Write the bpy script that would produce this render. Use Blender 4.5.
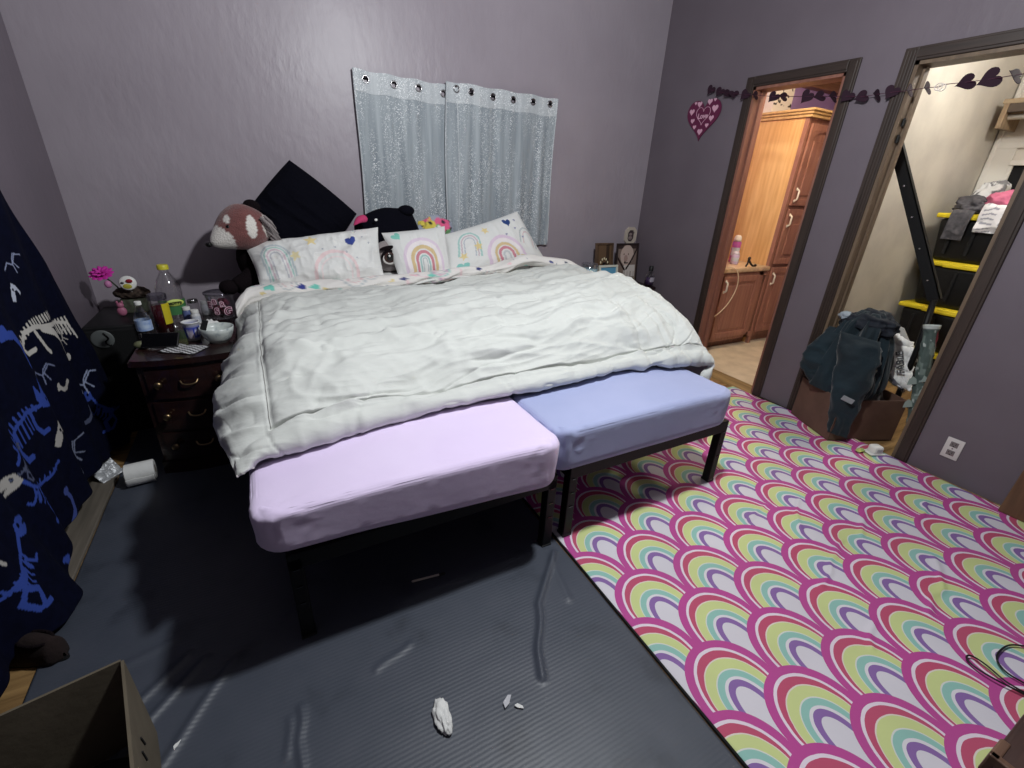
import bpy, bmesh, math, random
import numpy as np
from mathutils import Vector, Matrix, Euler

# ------------------------------------------------------------------ camera, world, lights, exposure
random.seed(7); np.random.seed(7)
for _o in list(bpy.data.objects): bpy.data.objects.remove(_o)
scene = bpy.context.scene
C = scene.collection
PI = math.pi

F_PX, YAW, PITCH, ROLL, CAM_H = 449.04, 0.5082, 0.4202, -0.0536, 1.393
def make_camera():
    cy, sy, cp, sp = math.cos(YAW), math.sin(YAW), math.cos(PITCH), math.sin(PITCH)
    fwd = Vector((sy*cp, cy*cp, -sp)); right = Vector((cy, -sy, 0)); down = fwd.cross(right)
    cr, sr = math.cos(ROLL), math.sin(ROLL)
    r2 = cr*right + sr*down; d2 = -sr*right + cr*down
    m = Matrix.Identity(4)
    for i in range(3):
        m[i][0] = r2[i]; m[i][1] = -d2[i]; m[i][2] = -fwd[i]
    m[2][3] = CAM_H
    cd = bpy.data.cameras.new('camera'); co = bpy.data.objects.new('camera', cd); C.objects.link(co)
    co.matrix_world = m; cd.sensor_width = 36; cd.lens = F_PX*36/1024; cd.clip_start = 0.02
    scene.camera = co
make_camera()

world = bpy.data.worlds.new('world'); scene.world = world; world.use_nodes = True
world.node_tree.nodes['Background'].inputs[0].default_value = (0.6, 0.65, 0.75, 1)
world.node_tree.nodes['Background'].inputs[1].default_value = 0.0
scene.view_settings.view_transform = 'Standard'
scene.view_settings.look = 'None'
scene.view_settings.exposure = 0.0
scene.view_settings.gamma = 1.0
scene.view_settings.use_curve_mapping = False

def point_light(name, loc, watts, col, rad):
    d = bpy.data.lights.new(name, 'POINT'); d.energy = watts; d.color = col; d.shadow_soft_size = rad
    o = bpy.data.objects.new(name, d); o.location = loc; C.objects.link(o); return o
point_light('bedroom_ceiling_light', (1.00, 0.96, 2.48), 162, (0.95, 0.985, 1.0), 0.07)
point_light('bathroom_ceiling_light', (3.62, 2.32, 2.36), 36, (1.0, 0.83, 0.62), 0.10)
point_light('closet_ceiling_light', (3.95, 1.02, 2.40), 30, (1.0, 0.96, 0.90), 0.06)

# ------------------------------------------------------------------ helpers: colour, materials
def lin(c):
    r = []
    for v in c[:3]:
        v = v/255.0
        r.append(v/12.92 if v <= 0.04045 else ((v+0.055)/1.055)**2.4)
    return (r[0], r[1], r[2], 1.0)

class NT:
    """tiny helper that writes math nodes from Python expressions"""
    def __init__(s, nt): s.nt = nt
    def n(s, t, **kw):
        nd = s.nt.nodes.new(t)
        for k, v in kw.items(): setattr(nd, k, v)
        return nd
    def l(s, a, b): s.nt.links.new(a, b)
    def m(s, op, *a):
        nd = s.n('ShaderNodeMath', operation=op)
        for i, v in enumerate(a):
            if isinstance(v, X): s.l(v.k, nd.inputs[i])
            else: nd.inputs[i].default_value = v
        return X(s, nd.outputs[0])
class X:
    def __init__(s, t, k): s.t, s.k = t, k
    def __add__(s, o): return s.t.m('ADD', s, o)
    def __radd__(s, o): return s.t.m('ADD', o, s)
    def __sub__(s, o): return s.t.m('SUBTRACT', s, o)
    def __rsub__(s, o): return s.t.m('SUBTRACT', o, s)
    def __mul__(s, o): return s.t.m('MULTIPLY', s, o)
    def __rmul__(s, o): return s.t.m('MULTIPLY', o, s)
    def __truediv__(s, o): return s.t.m('DIVIDE', s, o)
    def lt(s, o): return s.t.m('LESS_THAN', s, o)
    def gt(s, o): return s.t.m('GREATER_THAN', s, o)

def mat(name, col, rough=0.6, col2=None, nscale=8.0, bump=0.0, bscale=60.0, metal=0.0, spec=0.5,
        stretch=(1, 1, 1), coat=0.0, attr=None, trans=0.0, alpha=1.0, emit=None, sheen=0.0, detail=4.0, ior=1.45, lo=.35, hi=.65):
    m = bpy.data.materials.new(name); m.use_nodes = True
    t = NT(m.node_tree); b = m.node_tree.nodes['Principled BSDF']
    b.inputs['Base Color'].default_value = lin(col)
    b.inputs['Roughness'].default_value = rough
    b.inputs['Metallic'].default_value = metal
    b.inputs['Specular IOR Level'].default_value = spec
    b.inputs['Coat Weight'].default_value = coat
    b.inputs['Transmission Weight'].default_value = trans
    b.inputs['Alpha'].default_value = alpha
    b.inputs['IOR'].default_value = ior
    b.inputs['Sheen Weight'].default_value = sheen
    tc = t.n('ShaderNodeTexCoord'); mp = t.n('ShaderNodeMapping'); mp.inputs['Scale'].default_value = stretch
    t.l(tc.outputs['Object'], mp.inputs['Vector'])
    if attr:
        a = t.n('ShaderNodeAttribute', attribute_name=attr); t.l(a.outputs['Color'], b.inputs['Base Color'])
    elif col2 is not None:
        nz = t.n('ShaderNodeTexNoise'); nz.inputs['Scale'].default_value = nscale; nz.inputs['Detail'].default_value = detail
        t.l(mp.outputs['Vector'], nz.inputs['Vector'])
        cr = t.n('ShaderNodeValToRGB'); cr.color_ramp.elements[0].position = lo; cr.color_ramp.elements[1].position = hi
        cr.color_ramp.elements[0].color = lin(col); cr.color_ramp.elements[1].color = lin(col2)
        t.l(nz.outputs['Fac'], cr.inputs['Fac']); t.l(cr.outputs['Color'], b.inputs['Base Color'])
    if bump > 0:
        nb = t.n('ShaderNodeTexNoise'); nb.inputs['Scale'].default_value = bscale; nb.inputs['Detail'].default_value = 5
        t.l(mp.outputs['Vector'], nb.inputs['Vector'])
        bp = t.n('ShaderNodeBump'); bp.inputs['Strength'].default_value = bump; bp.inputs['Distance'].default_value = 0.01
        t.l(nb.outputs['Fac'], bp.inputs['Height']); t.l(bp.outputs['Normal'], b.inputs['Normal'])
    if emit:
        b.inputs['Emission Color'].default_value = lin(emit[0]); b.inputs['Emission Strength'].default_value = emit[1]
    return m

def wood(name, c1, c2, rough=0.4, axis='Z', scale=1.0, coat=0.0):
    """grain running along axis"""
    st = {'X': (1.2, 16, 16), 'Y': (16, 1.2, 16), 'Z': (16, 16, 1.2)}[axis]
    return mat(name, c1, rough, col2=c2, nscale=2.2*scale, stretch=st, bump=0.08, bscale=5.0, coat=coat, detail=6)

M = {}
M['wall_back'] = None
def wall_paint(name, c1, c2, rough, bump):
    m = mat(name, c1, rough, col2=c2, nscale=2.2, spec=0.5, detail=5)
    t = NT(m.node_tree); b = m.node_tree.nodes['Principled BSDF']
    tc = t.n('ShaderNodeTexCoord')
    n1 = t.n('ShaderNodeTexNoise'); n1.inputs['Scale'].default_value = 14; n1.inputs['Detail'].default_value = 6
    n2 = t.n('ShaderNodeTexNoise'); n2.inputs['Scale'].default_value = 1.7; n2.inputs['Detail'].default_value = 2
    mp = t.n('ShaderNodeMapping'); mp.inputs['Scale'].default_value = (1.6, 1.6, 0.75)
    t.l(tc.outputs['Object'], mp.inputs['Vector']); t.l(mp.outputs['Vector'], n1.inputs['Vector']); t.l(tc.outputs['Object'], n2.inputs['Vector'])
    h = X(t, n1.outputs['Fac']) * t.m('POWER', X(t, n2.outputs['Fac']), 2.2)
    bp = t.n('ShaderNodeBump'); bp.inputs['Strength'].default_value = bump; bp.inputs['Distance'].default_value = 0.06
    t.l(h.k, bp.inputs['Height']); t.l(bp.outputs['Normal'], b.inputs['Normal'])
    return m
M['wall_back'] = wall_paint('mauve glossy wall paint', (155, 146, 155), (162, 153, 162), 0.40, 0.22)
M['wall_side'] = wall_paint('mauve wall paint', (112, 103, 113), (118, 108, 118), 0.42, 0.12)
M['wall_right'] = wall_paint('darker mauve wall paint', (104, 95, 103), (110, 101, 109), 0.45, 0.10)  # right wall base colour set darker than the back wall
M['ceiling'] = mat('ceiling paint', (92, 88, 90), 0.9)
M['laminate'] = wood('golden brown laminate', (120, 92, 58), (168, 134, 88), 0.45, 'X')
M['trim_dark'] = wood('dark stained door casing', (48, 38, 34), (60, 48, 42), 0.5, 'Z')
M['trim_dark_h'] = wood('dark stained head casing', (46, 37, 34), (58, 46, 41), 0.5, 'Y')
M['jamb_red'] = wood('reddish wood jamb', (126, 84, 72), (148, 102, 86), 0.45, 'Z')
M['jamb_brown'] = wood('brown wood jamb', (96, 80, 66), (116, 98, 80), 0.45, 'Z')
M['black_metal'] = mat('black powder coated metal', (13, 13, 15), 0.5, spec=0.3, bump=0.05, bscale=200)
M['pink_sheet'] = mat('lilac pink sheet fabric', (228, 212, 242), 0.85, col2=(223, 206, 238), nscale=3, bump=0.10, bscale=14, sheen=0.2)
M['blue_sheet'] = mat('periwinkle sheet fabric', (170, 177, 214), 0.85, col2=(163, 171, 209), nscale=3, bump=0.10, bscale=12, sheen=0.2)
M['comforter'] = mat('off white comforter cotton', (209, 211, 207), 0.9, col2=(203, 205, 201), nscale=4, bump=0.42, bscale=20, sheen=0.1, stretch=(.6, 2.0, 1.4))
M['painted_fabric'] = mat('printed cotton', (230, 230, 228), 0.9, attr='Col', bump=0.12, bscale=30, sheen=0.1)
M['painted'] = mat('printed surface', (230, 230, 228), 0.6, attr='Col')
M['painted_gloss'] = mat('printed glossy surface', (230, 230, 228), 0.25, attr='Col')
M['black_fabric'] = mat('black plush fabric', (11, 11, 20), 1.0, bump=0.3, bscale=120, spec=0.1)
M['plush_rust'] = mat('rust brown plush', (124, 74, 70), 1.0, col2=(108, 62, 60), nscale=30, bump=0.7, bscale=130, sheen=0.4)
M['plush_cream'] = mat('cream plush', (226, 218, 210), 1.0, col2=(204, 196, 190), nscale=30, bump=0.8, bscale=130, sheen=0.4)
M['plush_dark'] = mat('dark brown plush', (24, 18, 21), 1.0, bump=0.8, bscale=130, spec=0.1)
M['plush_grey'] = mat('grey plush', (150, 140, 140), 1.0, bump=0.6, bscale=130, sheen=0.3)
M['pink_plush'] = mat('hot pink felt', (196, 60, 110), 0.9, bump=0.3, bscale=100)
M['gloss_black'] = mat('glossy black plastic', (10, 10, 12), 0.12, coat=0.5)
M['matte_black'] = mat('matte black plastic', (20, 20, 22), 0.5, bump=0.05, bscale=90)
M['white_plastic'] = mat('white plastic', (232, 232, 228), 0.4)
M['paper_white'] = mat('white paper', (226, 226, 224), 0.85, bump=0.25, bscale=25)
M['dark_wood'] = wood('dark cherry nightstand wood', (30, 17, 17), (42, 24, 22), 0.25, 'X', coat=0.25)
M['steel'] = mat('brushed metal', (178, 176, 178), 0.25, metal=1.0)
M['brass'] = mat('antique metal', (150, 128, 96), 0.35, metal=1.0)
def glass_mat(name, col=(250, 250, 250), rough=0.03):
    m = bpy.data.materials.new(name); m.use_nodes = True; t = NT(m.node_tree)
    b = t.n('ShaderNodeBsdfGlossy'); b.inputs['Color'].default_value = lin(col); b.inputs['Roughness'].default_value = max(rough, .08)
    tr = t.n('ShaderNodeBsdfTransparent'); tr.inputs['Color'].default_value = lin(col)
    fr = t.n('ShaderNodeLayerWeight'); fr.inputs['Blend'].default_value = 0.35
    mx = t.n('ShaderNodeMixShader'); f = X(t, fr.outputs['Facing'])*0.55+0.06
    t.l(f.k, mx.inputs['Fac']); t.l(tr.outputs[0], mx.inputs[1]); t.l(b.outputs[0], mx.inputs[2])
    t.l(mx.outputs[0], m.node_tree.nodes['Material Output'].inputs['Surface'])
    return m
M['clear'] = glass_mat('clear plastic')
M['clear_grey'] = glass_mat('smoky clear plastic', (205, 205, 212))

def plain(name, col, rough=0.6, **kw):
    if name not in M: M[name] = mat(name, col, rough, **kw)
    return M[name]

# ------------------------------------------------------------------ helpers: objects
def tag(o, label=None, cat=None, group=None, kind=None):
    if label: o['label'] = label
    if cat: o['category'] = cat
    if group: o['group'] = group
    if kind: o['kind'] = kind
    return o
def thing(name, label, cat, loc=(0, 0, 0), rz=0.0, group=None):
    o = bpy.data.objects.new(name, None); C.objects.link(o)
    o.empty_display_size = 0.05
    o.location = loc; o.rotation_euler = (0, 0, rz)
    return tag(o, label, cat, group)
def link(name, bm, m, parent=None, smooth=False, angle=None):
    me = bpy.data.meshes.new(name)
    if isinstance(bm, bmesh.types.BMesh):
        bmesh.ops.recalc_face_normals(bm, faces=bm.faces); bm.to_mesh(me); bm.free()
    else:
        v, f = bm; me.from_pydata([tuple(p) for p in v], [], f); me.update()
    for mm in (m if isinstance(m, (list, tuple)) else [m]): me.materials.append(mm)
    if smooth or angle:
        me.polygons.foreach_set('use_smooth', [True]*len(me.polygons))
    if angle: me.set_sharp_from_angle(angle=math.radians(angle))
    o = bpy.data.objects.new(name, me); C.objects.link(o)
    if parent: o.parent = parent
    return o
def rebase(o, base):
    """move a mesh built in world coordinates so that its origin is at base"""
    o.data.transform(Matrix.Translation(-Vector(base))); o.location = base; return o
def wpart(name, bm, m, root, **kw):
    """part given in world coordinates, placed under root (root unrotated)"""
    o = link(name, bm, m, root, **kw); o.data.transform(Matrix.Translation(-root.location)); return o
def struct(name, bm, m, **kw):
    o = link(name, bm, m, **kw); o['kind'] = 'structure'; return o
def copy_tree(o, parent=None):
    c = o.copy(); C.objects.link(c)
    if parent: c.parent = parent
    for ch in list(o.children): copy_tree(ch, c)
    return c

def B(): return bmesh.new()
def box(bm, c, s, rot=None, bev=0.0, seg=2, mi=0):
    r = bmesh.ops.create_cube(bm, size=1.0)
    vs = r['verts']
    mtx = Matrix.Translation(c) @ (Euler(rot).to_matrix().to_4x4() if rot else Matrix.Identity(4)) @ Matrix.Diagonal((s[0], s[1], s[2], 1))
    bmesh.ops.transform(bm, matrix=mtx, verts=vs)
    fs = {f for v in vs for f in v.link_faces}
    for f in fs: f.material_index = mi
    if bev > 0:
        es = list({e for v in vs for e in v.link_edges})
        bmesh.ops.bevel(bm, geom=es, offset=bev, segments=seg, affect='EDGES', profile=0.5)
    return bm
def bx(bm, x0, x1, y0, y1, z0, z1, bev=0.0, seg=2, mi=0):
    return box(bm, ((x0+x1)/2, (y0+y1)/2, (z0+z1)/2), (abs(x1-x0), abs(y1-y0), abs(z1-z0)), None, bev, seg, mi)
def lathe(bm, prof, c=(0, 0, 0), seg=28, rot=None, mi=0):
    rings = []
    R = Euler(rot).to_matrix() if rot else Matrix.Identity(3)
    for r, z in prof:
        ring = []
        if r < 1e-6:
            ring = [bm.verts.new(Vector(c)+R@Vector((0, 0, z)))]
        else:
            for i in range(seg):
                a = 2*PI*i/seg; ring.append(bm.verts.new(Vector(c)+R@Vector((r*math.cos(a), r*math.sin(a), z))))
        rings.append(ring)
    for a, b in zip(rings[:-1], rings[1:]):
        for i in range(seg):
            j = (i+1) % seg
            if len(a) == 1 and len(b) == 1: break
            if len(a) == 1: f = bm.faces.new((a[0], b[i], b[j]))
            elif len(b) == 1: f = bm.faces.new((a[i], a[j], b[0]))
            else: f = bm.faces.new((a[i], a[j], b[j], b[i]))
            f.material_index = mi
    return bm
def tube(bm, pts, r, seg=10, cap=True, mi=0, flat=1.0, up=None):
    pts = [Vector(p) for p in pts]; n = len(pts); rings = []
    rr = r if isinstance(r, (list, tuple)) else [r]*n
    prev = None
    for i, p in enumerate(pts):
        d = (pts[min(i+1, n-1)]-pts[max(i-1, 0)])
        if d.length < 1e-9: d = Vector((0, 0, 1))
        d.normalize()
        if prev is None:
            u = Vector(up) if up else (Vector((0, 0, 1)) if abs(d.z) < 0.9 else Vector((1, 0, 0)))
        else: u = prev
        u = (u-d*u.dot(d)); u.normalize(); prev = u; w = d.cross(u)
        rings.append([bm.verts.new(p+rr[i]*(flat*math.cos(2*PI*k/seg)*u+math.sin(2*PI*k/seg)*w)) for k in range(seg)])
    for a, b in zip(rings[:-1], rings[1:]):
        for i in range(seg):
            f = bm.faces.new((a[i], a[(i+1) % seg], b[(i+1) % seg], b[i])); f.material_index = mi
    if cap:
        for ring in (rings[0][::-1], rings[-1]):
            f = bm.faces.new(ring); f.material_index = mi
    return bm
def smooth_pts(pts, n=8):
    """Catmull-Rom through pts"""
    P = [Vector(p) for p in pts]; P = [2*P[0]-P[1]]+P+[2*P[-1]-P[-2]]; out = []
    for i in range(1, len(P)-2):
        for k in range(n):
            t = k/n; a, b, c, d = P[i-1], P[i], P[i+1], P[i+2]
            out.append(0.5*((2*b)+(c-a)*t+(2*a-5*b+4*c-d)*t*t+(3*b-a-3*c+d)*t**3))
    out.append(P[-2]); return out
def prism(bm, poly, h, mtx=None, mi=0):
    """polygon in local xy extruded by h along local z"""
    mtx = mtx or Matrix.Identity(4)
    lo = [bm.verts.new(mtx@Vector((p[0], p[1], 0))) for p in poly]
    hi = [bm.verts.new(mtx@Vector((p[0], p[1], h))) for p in poly]
    n = len(poly)
    fs = [bm.faces.new(lo[::-1]), bm.faces.new(hi)]
    for i in range(n): fs.append(bm.faces.new((lo[i], lo[(i+1) % n], hi[(i+1) % n], hi[i])))
    for f in fs: f.material_index = mi
    return bm
def ball(bm, c, r, rot=None, sub=3, mi=0):
    q = bmesh.ops.create_icosphere(bm, subdivisions=sub, radius=1.0)
    r = r if isinstance(r, (list, tuple)) else (r, r, r)
    mtx = Matrix.Translation(c) @ (Euler(rot).to_matrix().to_4x4() if rot else Matrix.Identity(4)) @ Matrix.Diagonal((r[0], r[1], r[2], 1))
    bmesh.ops.transform(bm, matrix=mtx, verts=q['verts'])
    for f in {f for v in q['verts'] for f in v.link_faces}: f.material_index = mi
    return q['verts']
def text_bm(s, size, mtx, depth=0.0006, bm=None, bold=0.0, mi=0):
    cu = bpy.data.curves.new('t', 'FONT'); cu.body = s; cu.size = size; cu.align_x = 'CENTER'; cu.align_y = 'CENTER'
    cu.extrude = depth; cu.offset = bold; cu.resolution_u = 3
    o = bpy.data.objects.new('t', cu); C.objects.link(o)
    dg = bpy.context.evaluated_depsgraph_get(); me = bpy.data.meshes.new_from_object(o.evaluated_get(dg))
    bpy.data.objects.remove(o); bpy.data.curves.remove(cu)
    me.transform(mtx)
    bm = bm or B(); k = len(bm.faces); bm.from_mesh(me); bpy.data.meshes.remove(me)
    bm.faces.ensure_lookup_table()
    for f in bm.faces[k:]: f.material_index = mi
    return bm
def frame_mtx(o, ax, ay):
    """matrix with local x -> ax, local y -> ay, origin o"""
    ax = Vector(ax).normalized(); ay = Vector(ay); ay = (ay-ax*ay.dot(ax)).normalized(); az = ax.cross(ay)
    m = Matrix.Identity(4)
    for i in range(3): m[i][0] = ax[i]; m[i][1] = ay[i]; m[i][2] = az[i]; m[i][3] = o[i]
    return m
def heart_poly(s, n=28):
    out = []
    for i in range(n):
        t = 2*PI*i/n
        out.append((s*16*math.sin(t)**3/17.0, s*(13*math.cos(t)-5*math.cos(2*t)-2*math.cos(3*t)-math.cos(4*t)+2)/17.0))
    return out[::-1]

# numpy noise
_perm = np.random.RandomState(3).permutation(4096)
def vnoise(p):
    """value noise of (N,3) points in [-1,1]"""
    p = np.asarray(p, float); i = np.floor(p).astype(int); f = p-i; u = f*f*f*(f*(f*6-15)+10)
    def h(a, b, c): return _perm[(_perm[(_perm[a & 4095]+b) & 4095]+c) & 4095]/2047.5-1
    r = 0
    for dx in (0, 1):
        wx = u[:, 0] if dx else 1-u[:, 0]
        for dy in (0, 1):
            wy = u[:, 1] if dy else 1-u[:, 1]
            for dz in (0, 1):
                wz = u[:, 2] if dz else 1-u[:, 2]
                r = r+wx*wy*wz*h(i[:, 0]+dx, i[:, 1]+dy, i[:, 2]+dz)
    return r
def fbm(p, oct=4, gain=0.5):
    p = np.asarray(p, float); r = 0; a = 1
    for k in range(oct): r = r+a*vnoise(p*2**k+k*17.3); a *= gain
    return r
def ridge(p, oct=3):
    p = np.asarray(p, float); r = 0; a = 1
    for k in range(oct): r = r+a*(1-2*np.abs(vnoise(p*2**k+k*31.7))); a *= 0.5
    return r
def cr_up(Pn, n, axis):
    """Catmull-Rom upsampling of an array of control points along axis to n samples"""
    Pn = np.moveaxis(np.asarray(Pn, float), axis, 0); k = len(Pn)
    Q = np.concatenate([2*Pn[:1]-Pn[1:2], Pn, 2*Pn[-1:]-Pn[-2:-1]])
    t = np.linspace(0, k-1-1e-9, n); i = t.astype(int); f = (t-i).reshape((-1,)+(1,)*(Pn.ndim-1))
    a, b, c, d = Q[i], Q[i+1], Q[i+2], Q[i+3]
    r = 0.5*(2*b+(c-a)*f+(2*a-5*b+4*c-d)*f*f+(3*b-a-3*c+d)*f**3)
    return np.moveaxis(r, 0, axis)
def grid_normals(P):
    du = np.gradient(P, axis=1); dv = np.gradient(P, axis=0); n = np.cross(du, dv)
    return n/np.maximum(np.linalg.norm(n, axis=2, keepdims=True), 1e-9)
def sheet(P, thick=0.0, flip=False):
    """(nv,nu,3) grid -> (verts, faces); with thickness the back side lies along -normal"""
    nv, nu = P.shape[:2]; v = P.reshape(-1, 3)
    idx = np.arange(nv*nu).reshape(nv, nu)
    q = np.stack([idx[:-1, :-1], idx[:-1, 1:], idx[1:, 1:], idx[1:, :-1]], -1).reshape(-1, 4)
    if flip: q = q[:, ::-1]
    f = q.tolist()
    if thick:
        n = grid_normals(P)*(-1 if flip else 1)
        v = np.concatenate([v, (P-n*thick).reshape(-1, 3)]); k = nv*nu
        f += (q[:, ::-1]+k).tolist()
        loop = list(idx[0, :])+list(idx[1:, -1])+list(idx[-1, -2::-1])+list(idx[-2:0:-1, 0])
        for a, b in zip(loop, loop[1:]+loop[:1]):
            f.append([int(b), int(a), int(a+k), int(b+k)] if not flip else [int(a), int(b), int(b+k), int(a+k)])
    return v, f
def paint(o, cols):
    """per-vertex colour attribute (linear rgb rows)"""
    me = o.data; a = me.color_attributes.new('Col', 'FLOAT_COLOR', 'POINT')
    c = np.ones((len(me.vertices), 4), np.float32); k = min(len(cols), len(c)); c[:k, :3] = cols[:k]
    if k < len(c): c[k:, :3] = cols[:len(c)-k]
    a.data.foreach_set('color', c.ravel())

# 2-D motif rasterising on vertex uv
def seg_d(u, v, a, b):
    ax, ay = a; bx_, by = b; dx, dy = bx_-ax, by-ay; L = dx*dx+dy*dy+1e-12
    t = np.clip(((u-ax)*dx+(v-ay)*dy)/L, 0, 1)
    return np.hypot(u-ax-t*dx, v-ay-t*dy)
def stroke(u, v, pts, w):
    d = np.full(u.shape, 9.0)
    for a, b in zip(pts[:-1], pts[1:]): d = np.minimum(d, seg_d(u, v, a, b))
    return d < w
def poly_in(u, v, pts):
    r = np.zeros(u.shape, bool); n = len(pts)
    for i in range(n):
        x1, y1 = pts[i]; x2, y2 = pts[(i+1) % n]
        c = ((y1 > v) != (y2 > v)) & (u < (x2-x1)*(v-y1)/((y2-y1) if abs(y2-y1) > 1e-12 else 1e-12)+x1); r ^= c
    return r
def loc2(u, v, cx, cy, s, rot=0, flip=1):
    c, sn = math.cos(rot), math.sin(rot); x = (u-cx)/s; y = (v-cy)/s
    return flip*(c*x+sn*y), -sn*x+c*y
def put(col, mask, c, a=1.0): col[mask] = col[mask]*(1-a)+np.array(lin(c)[:3])*a
def m_heart(col, u, v, cx, cy, s, c, rot=0):
    x, y = loc2(u, v, cx, cy, s, rot); put(col, poly_in(x, y, heart_poly(1.0, 24)), c)
def m_star(col, u, v, cx, cy, s, c, rot=0):
    x, y = loc2(u, v, cx, cy, s, rot); put(col, poly_in(x, y, [((1 if i % 2 == 0 else .45)*math.sin(PI*i/5), (1 if i % 2 == 0 else .45)*math.cos(PI*i/5)) for i in range(10)]), c, 0.85)
def m_bow(col, u, v, cx, cy, s, bands, rot=0, leg=0.5):
    """rainbow: bands = [(outer, inner, colour)] in units of s"""
    x, y = loc2(u, v, cx, cy, s, rot)
    d = np.where(y > 0, np.hypot(x, y), np.abs(x))
    for ro, ri, c in bands: put(col, (d < ro) & (d > ri) & (y > -leg), c, 0.78)
BOW_WARM = [(1.0, .84, (226, 200, 222)), (.84, .66, (244, 232, 236)), (.62, .48, (216, 186, 120)), (.44, .32, (200, 96, 116)), (.26, .18, (150, 190, 186)), (.14, .06, (170, 180, 180))]
BOW_TEAL = [(1.0, .8, (150, 196, 190)), (.72, .6, (190, 150, 180)), (.5, .42, (170, 170, 180))]
BOW_PINK = [(1.0, .84, (232, 196, 202)), (.7, .6, (236, 220, 222))]
BOW_GREY = [(1.0, .84, (176, 184, 188)), (.6, .5, (214, 176, 180))]

# ------------------------------------------------------------------ the setting
XL, XR, YB, YF, ZC = -0.90, 3.163, 3.396, -1.30, 3.20
WT = 0.11
D1 = (1.866, 2.470); D2 = (0.911, 1.528); DH = 2.077
struct('floor', bx(B(), XL-0.1, XR+0.02, YF-0.1, YB+0.1, -0.1, 0.0), M['laminate'])
struct('ceiling', bx(B(), XL-0.1, XR+WT, YF-0.1, YB+0.1, ZC, ZC+0.1), M['ceiling'])
struct('wall_back', bx(B(), XL-0.1, XR+WT, YB, YB+0.1, 0, ZC), M['wall_back'])
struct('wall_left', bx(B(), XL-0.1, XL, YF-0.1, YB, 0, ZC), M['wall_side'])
struct('wall_front', bx(B(), XL, XR+WT, YF-0.1, YF, 0, ZC), plain('dark front wall paint', (70, 64, 70), 0.8))
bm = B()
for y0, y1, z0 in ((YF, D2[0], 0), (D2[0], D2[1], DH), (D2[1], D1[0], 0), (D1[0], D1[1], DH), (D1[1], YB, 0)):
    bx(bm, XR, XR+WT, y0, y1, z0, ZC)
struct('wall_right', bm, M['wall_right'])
def casing(n, y0, y1, m_j, fluted):
    """door casing on the bedroom face of the right wall plus jamb lining"""
    w = 0.062
    bm = B()
    for ya, yb in ((y0-w, y0), (y1, y1+w)):
        bx(bm, XR-0.014, XR, ya, yb, 0, DH+w, 0.003)
        if fluted and ya > y0:
            for k in range(3):
                yy = ya+w*(0.25+0.25*k); bx(bm, XR-0.019, XR-0.013, yy-0.005, yy+0.005, 0.0, DH+w*0.8, 0.002)
        else:
            bx(bm, XR-0.019, XR-0.013, ya+0.012, yb-0.008, 0.0, DH+w*0.8, 0.003)
    tr = struct('trim_%d' % n, bm, M['trim_dark'])
    bm = B(); bx(bm, XR-0.015, XR, y0, y1, DH, DH+w, 0.003); bx(bm, XR-0.020, XR-0.013, y0, y1, DH+0.012, DH+w-0.010, 0.003)
    o = struct('trim_%d' % (n+1), bm, M['trim_dark_h'])
    bm = B()
    bx(bm, XR-0.004, XR+WT+0.012, y0-0.001, y0+0.018, 0, DH); bx(bm, XR-0.004, XR+WT+0.012, y1-0.018, y1+0.001, 0, DH)
    bx(bm, XR-0.004, XR+WT+0.012, y0, y1, DH-0.018, DH+0.001)
    bx(bm, XR+0.055, XR+0.092, y0+0.018, y0+0.030, 0, DH-0.018); bx(bm, XR+0.055, XR+0.092, y1-0.030, y1-0.018, 0, DH-0.018)
    struct('trim_%d' % (n+2), bm, m_j)
casing(1, D1[0], D1[1], M['jamb_red'], False)
casing(4, D2[0], D2[1], M['jamb_brown'], True)
# hinges left on the closet jamb
for zz in (1.80, 1.72):
    bm = B(); box(bm, (XR+0.05, D2[1]-0.021, zz), (0.05, 0.006, 0.028), None, 0.002); tube(bm, [(XR+0.028, D2[1]-0.025, zz-0.02), (XR+0.028, D2[1]-0.025, zz+0.02)], 0.006)
    o = link('door_hinge', bm, M['black_metal']); rebase(o, (XR+0.05, D2[1]-0.02, zz))
    tag(o, ('upper' if zz > 1.75 else 'lower')+' small dark hinge left on the closet door jamb', 'hinge')
# left baseboard seen below the curtain
struct('baseboard_left', bx(B(), XL, XL+0.018, 0.4, 2.60, 0, 0.085, 0.004), wood('grey worn baseboard', (120, 114, 104), (150, 142, 130), 0.6, 'Y'))
struct('baseboard_right', bx(B(), XR-0.012, XR, D2[1]+0.062, D1[0]-0.062, 0, 0.012, 0.003), M['trim_dark'])
struct('trim_10', bx(B(), XL+.02, XL+.115, 1.72, 2.50, 0.0, 0.016, 0.004), wood('grey worn floor strip', (92, 86, 78), (116, 108, 98), 0.6, 'Y'))
# threshold at the bathroom door
struct('trim_7', bx(B(), XR-0.03, XR+WT+0.03, D1[0], D1[1], -0.005, 0.008, 0.004), wood('worn threshold strip', (120, 96, 62), (170, 142, 96), 0.5, 'Y'))

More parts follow.
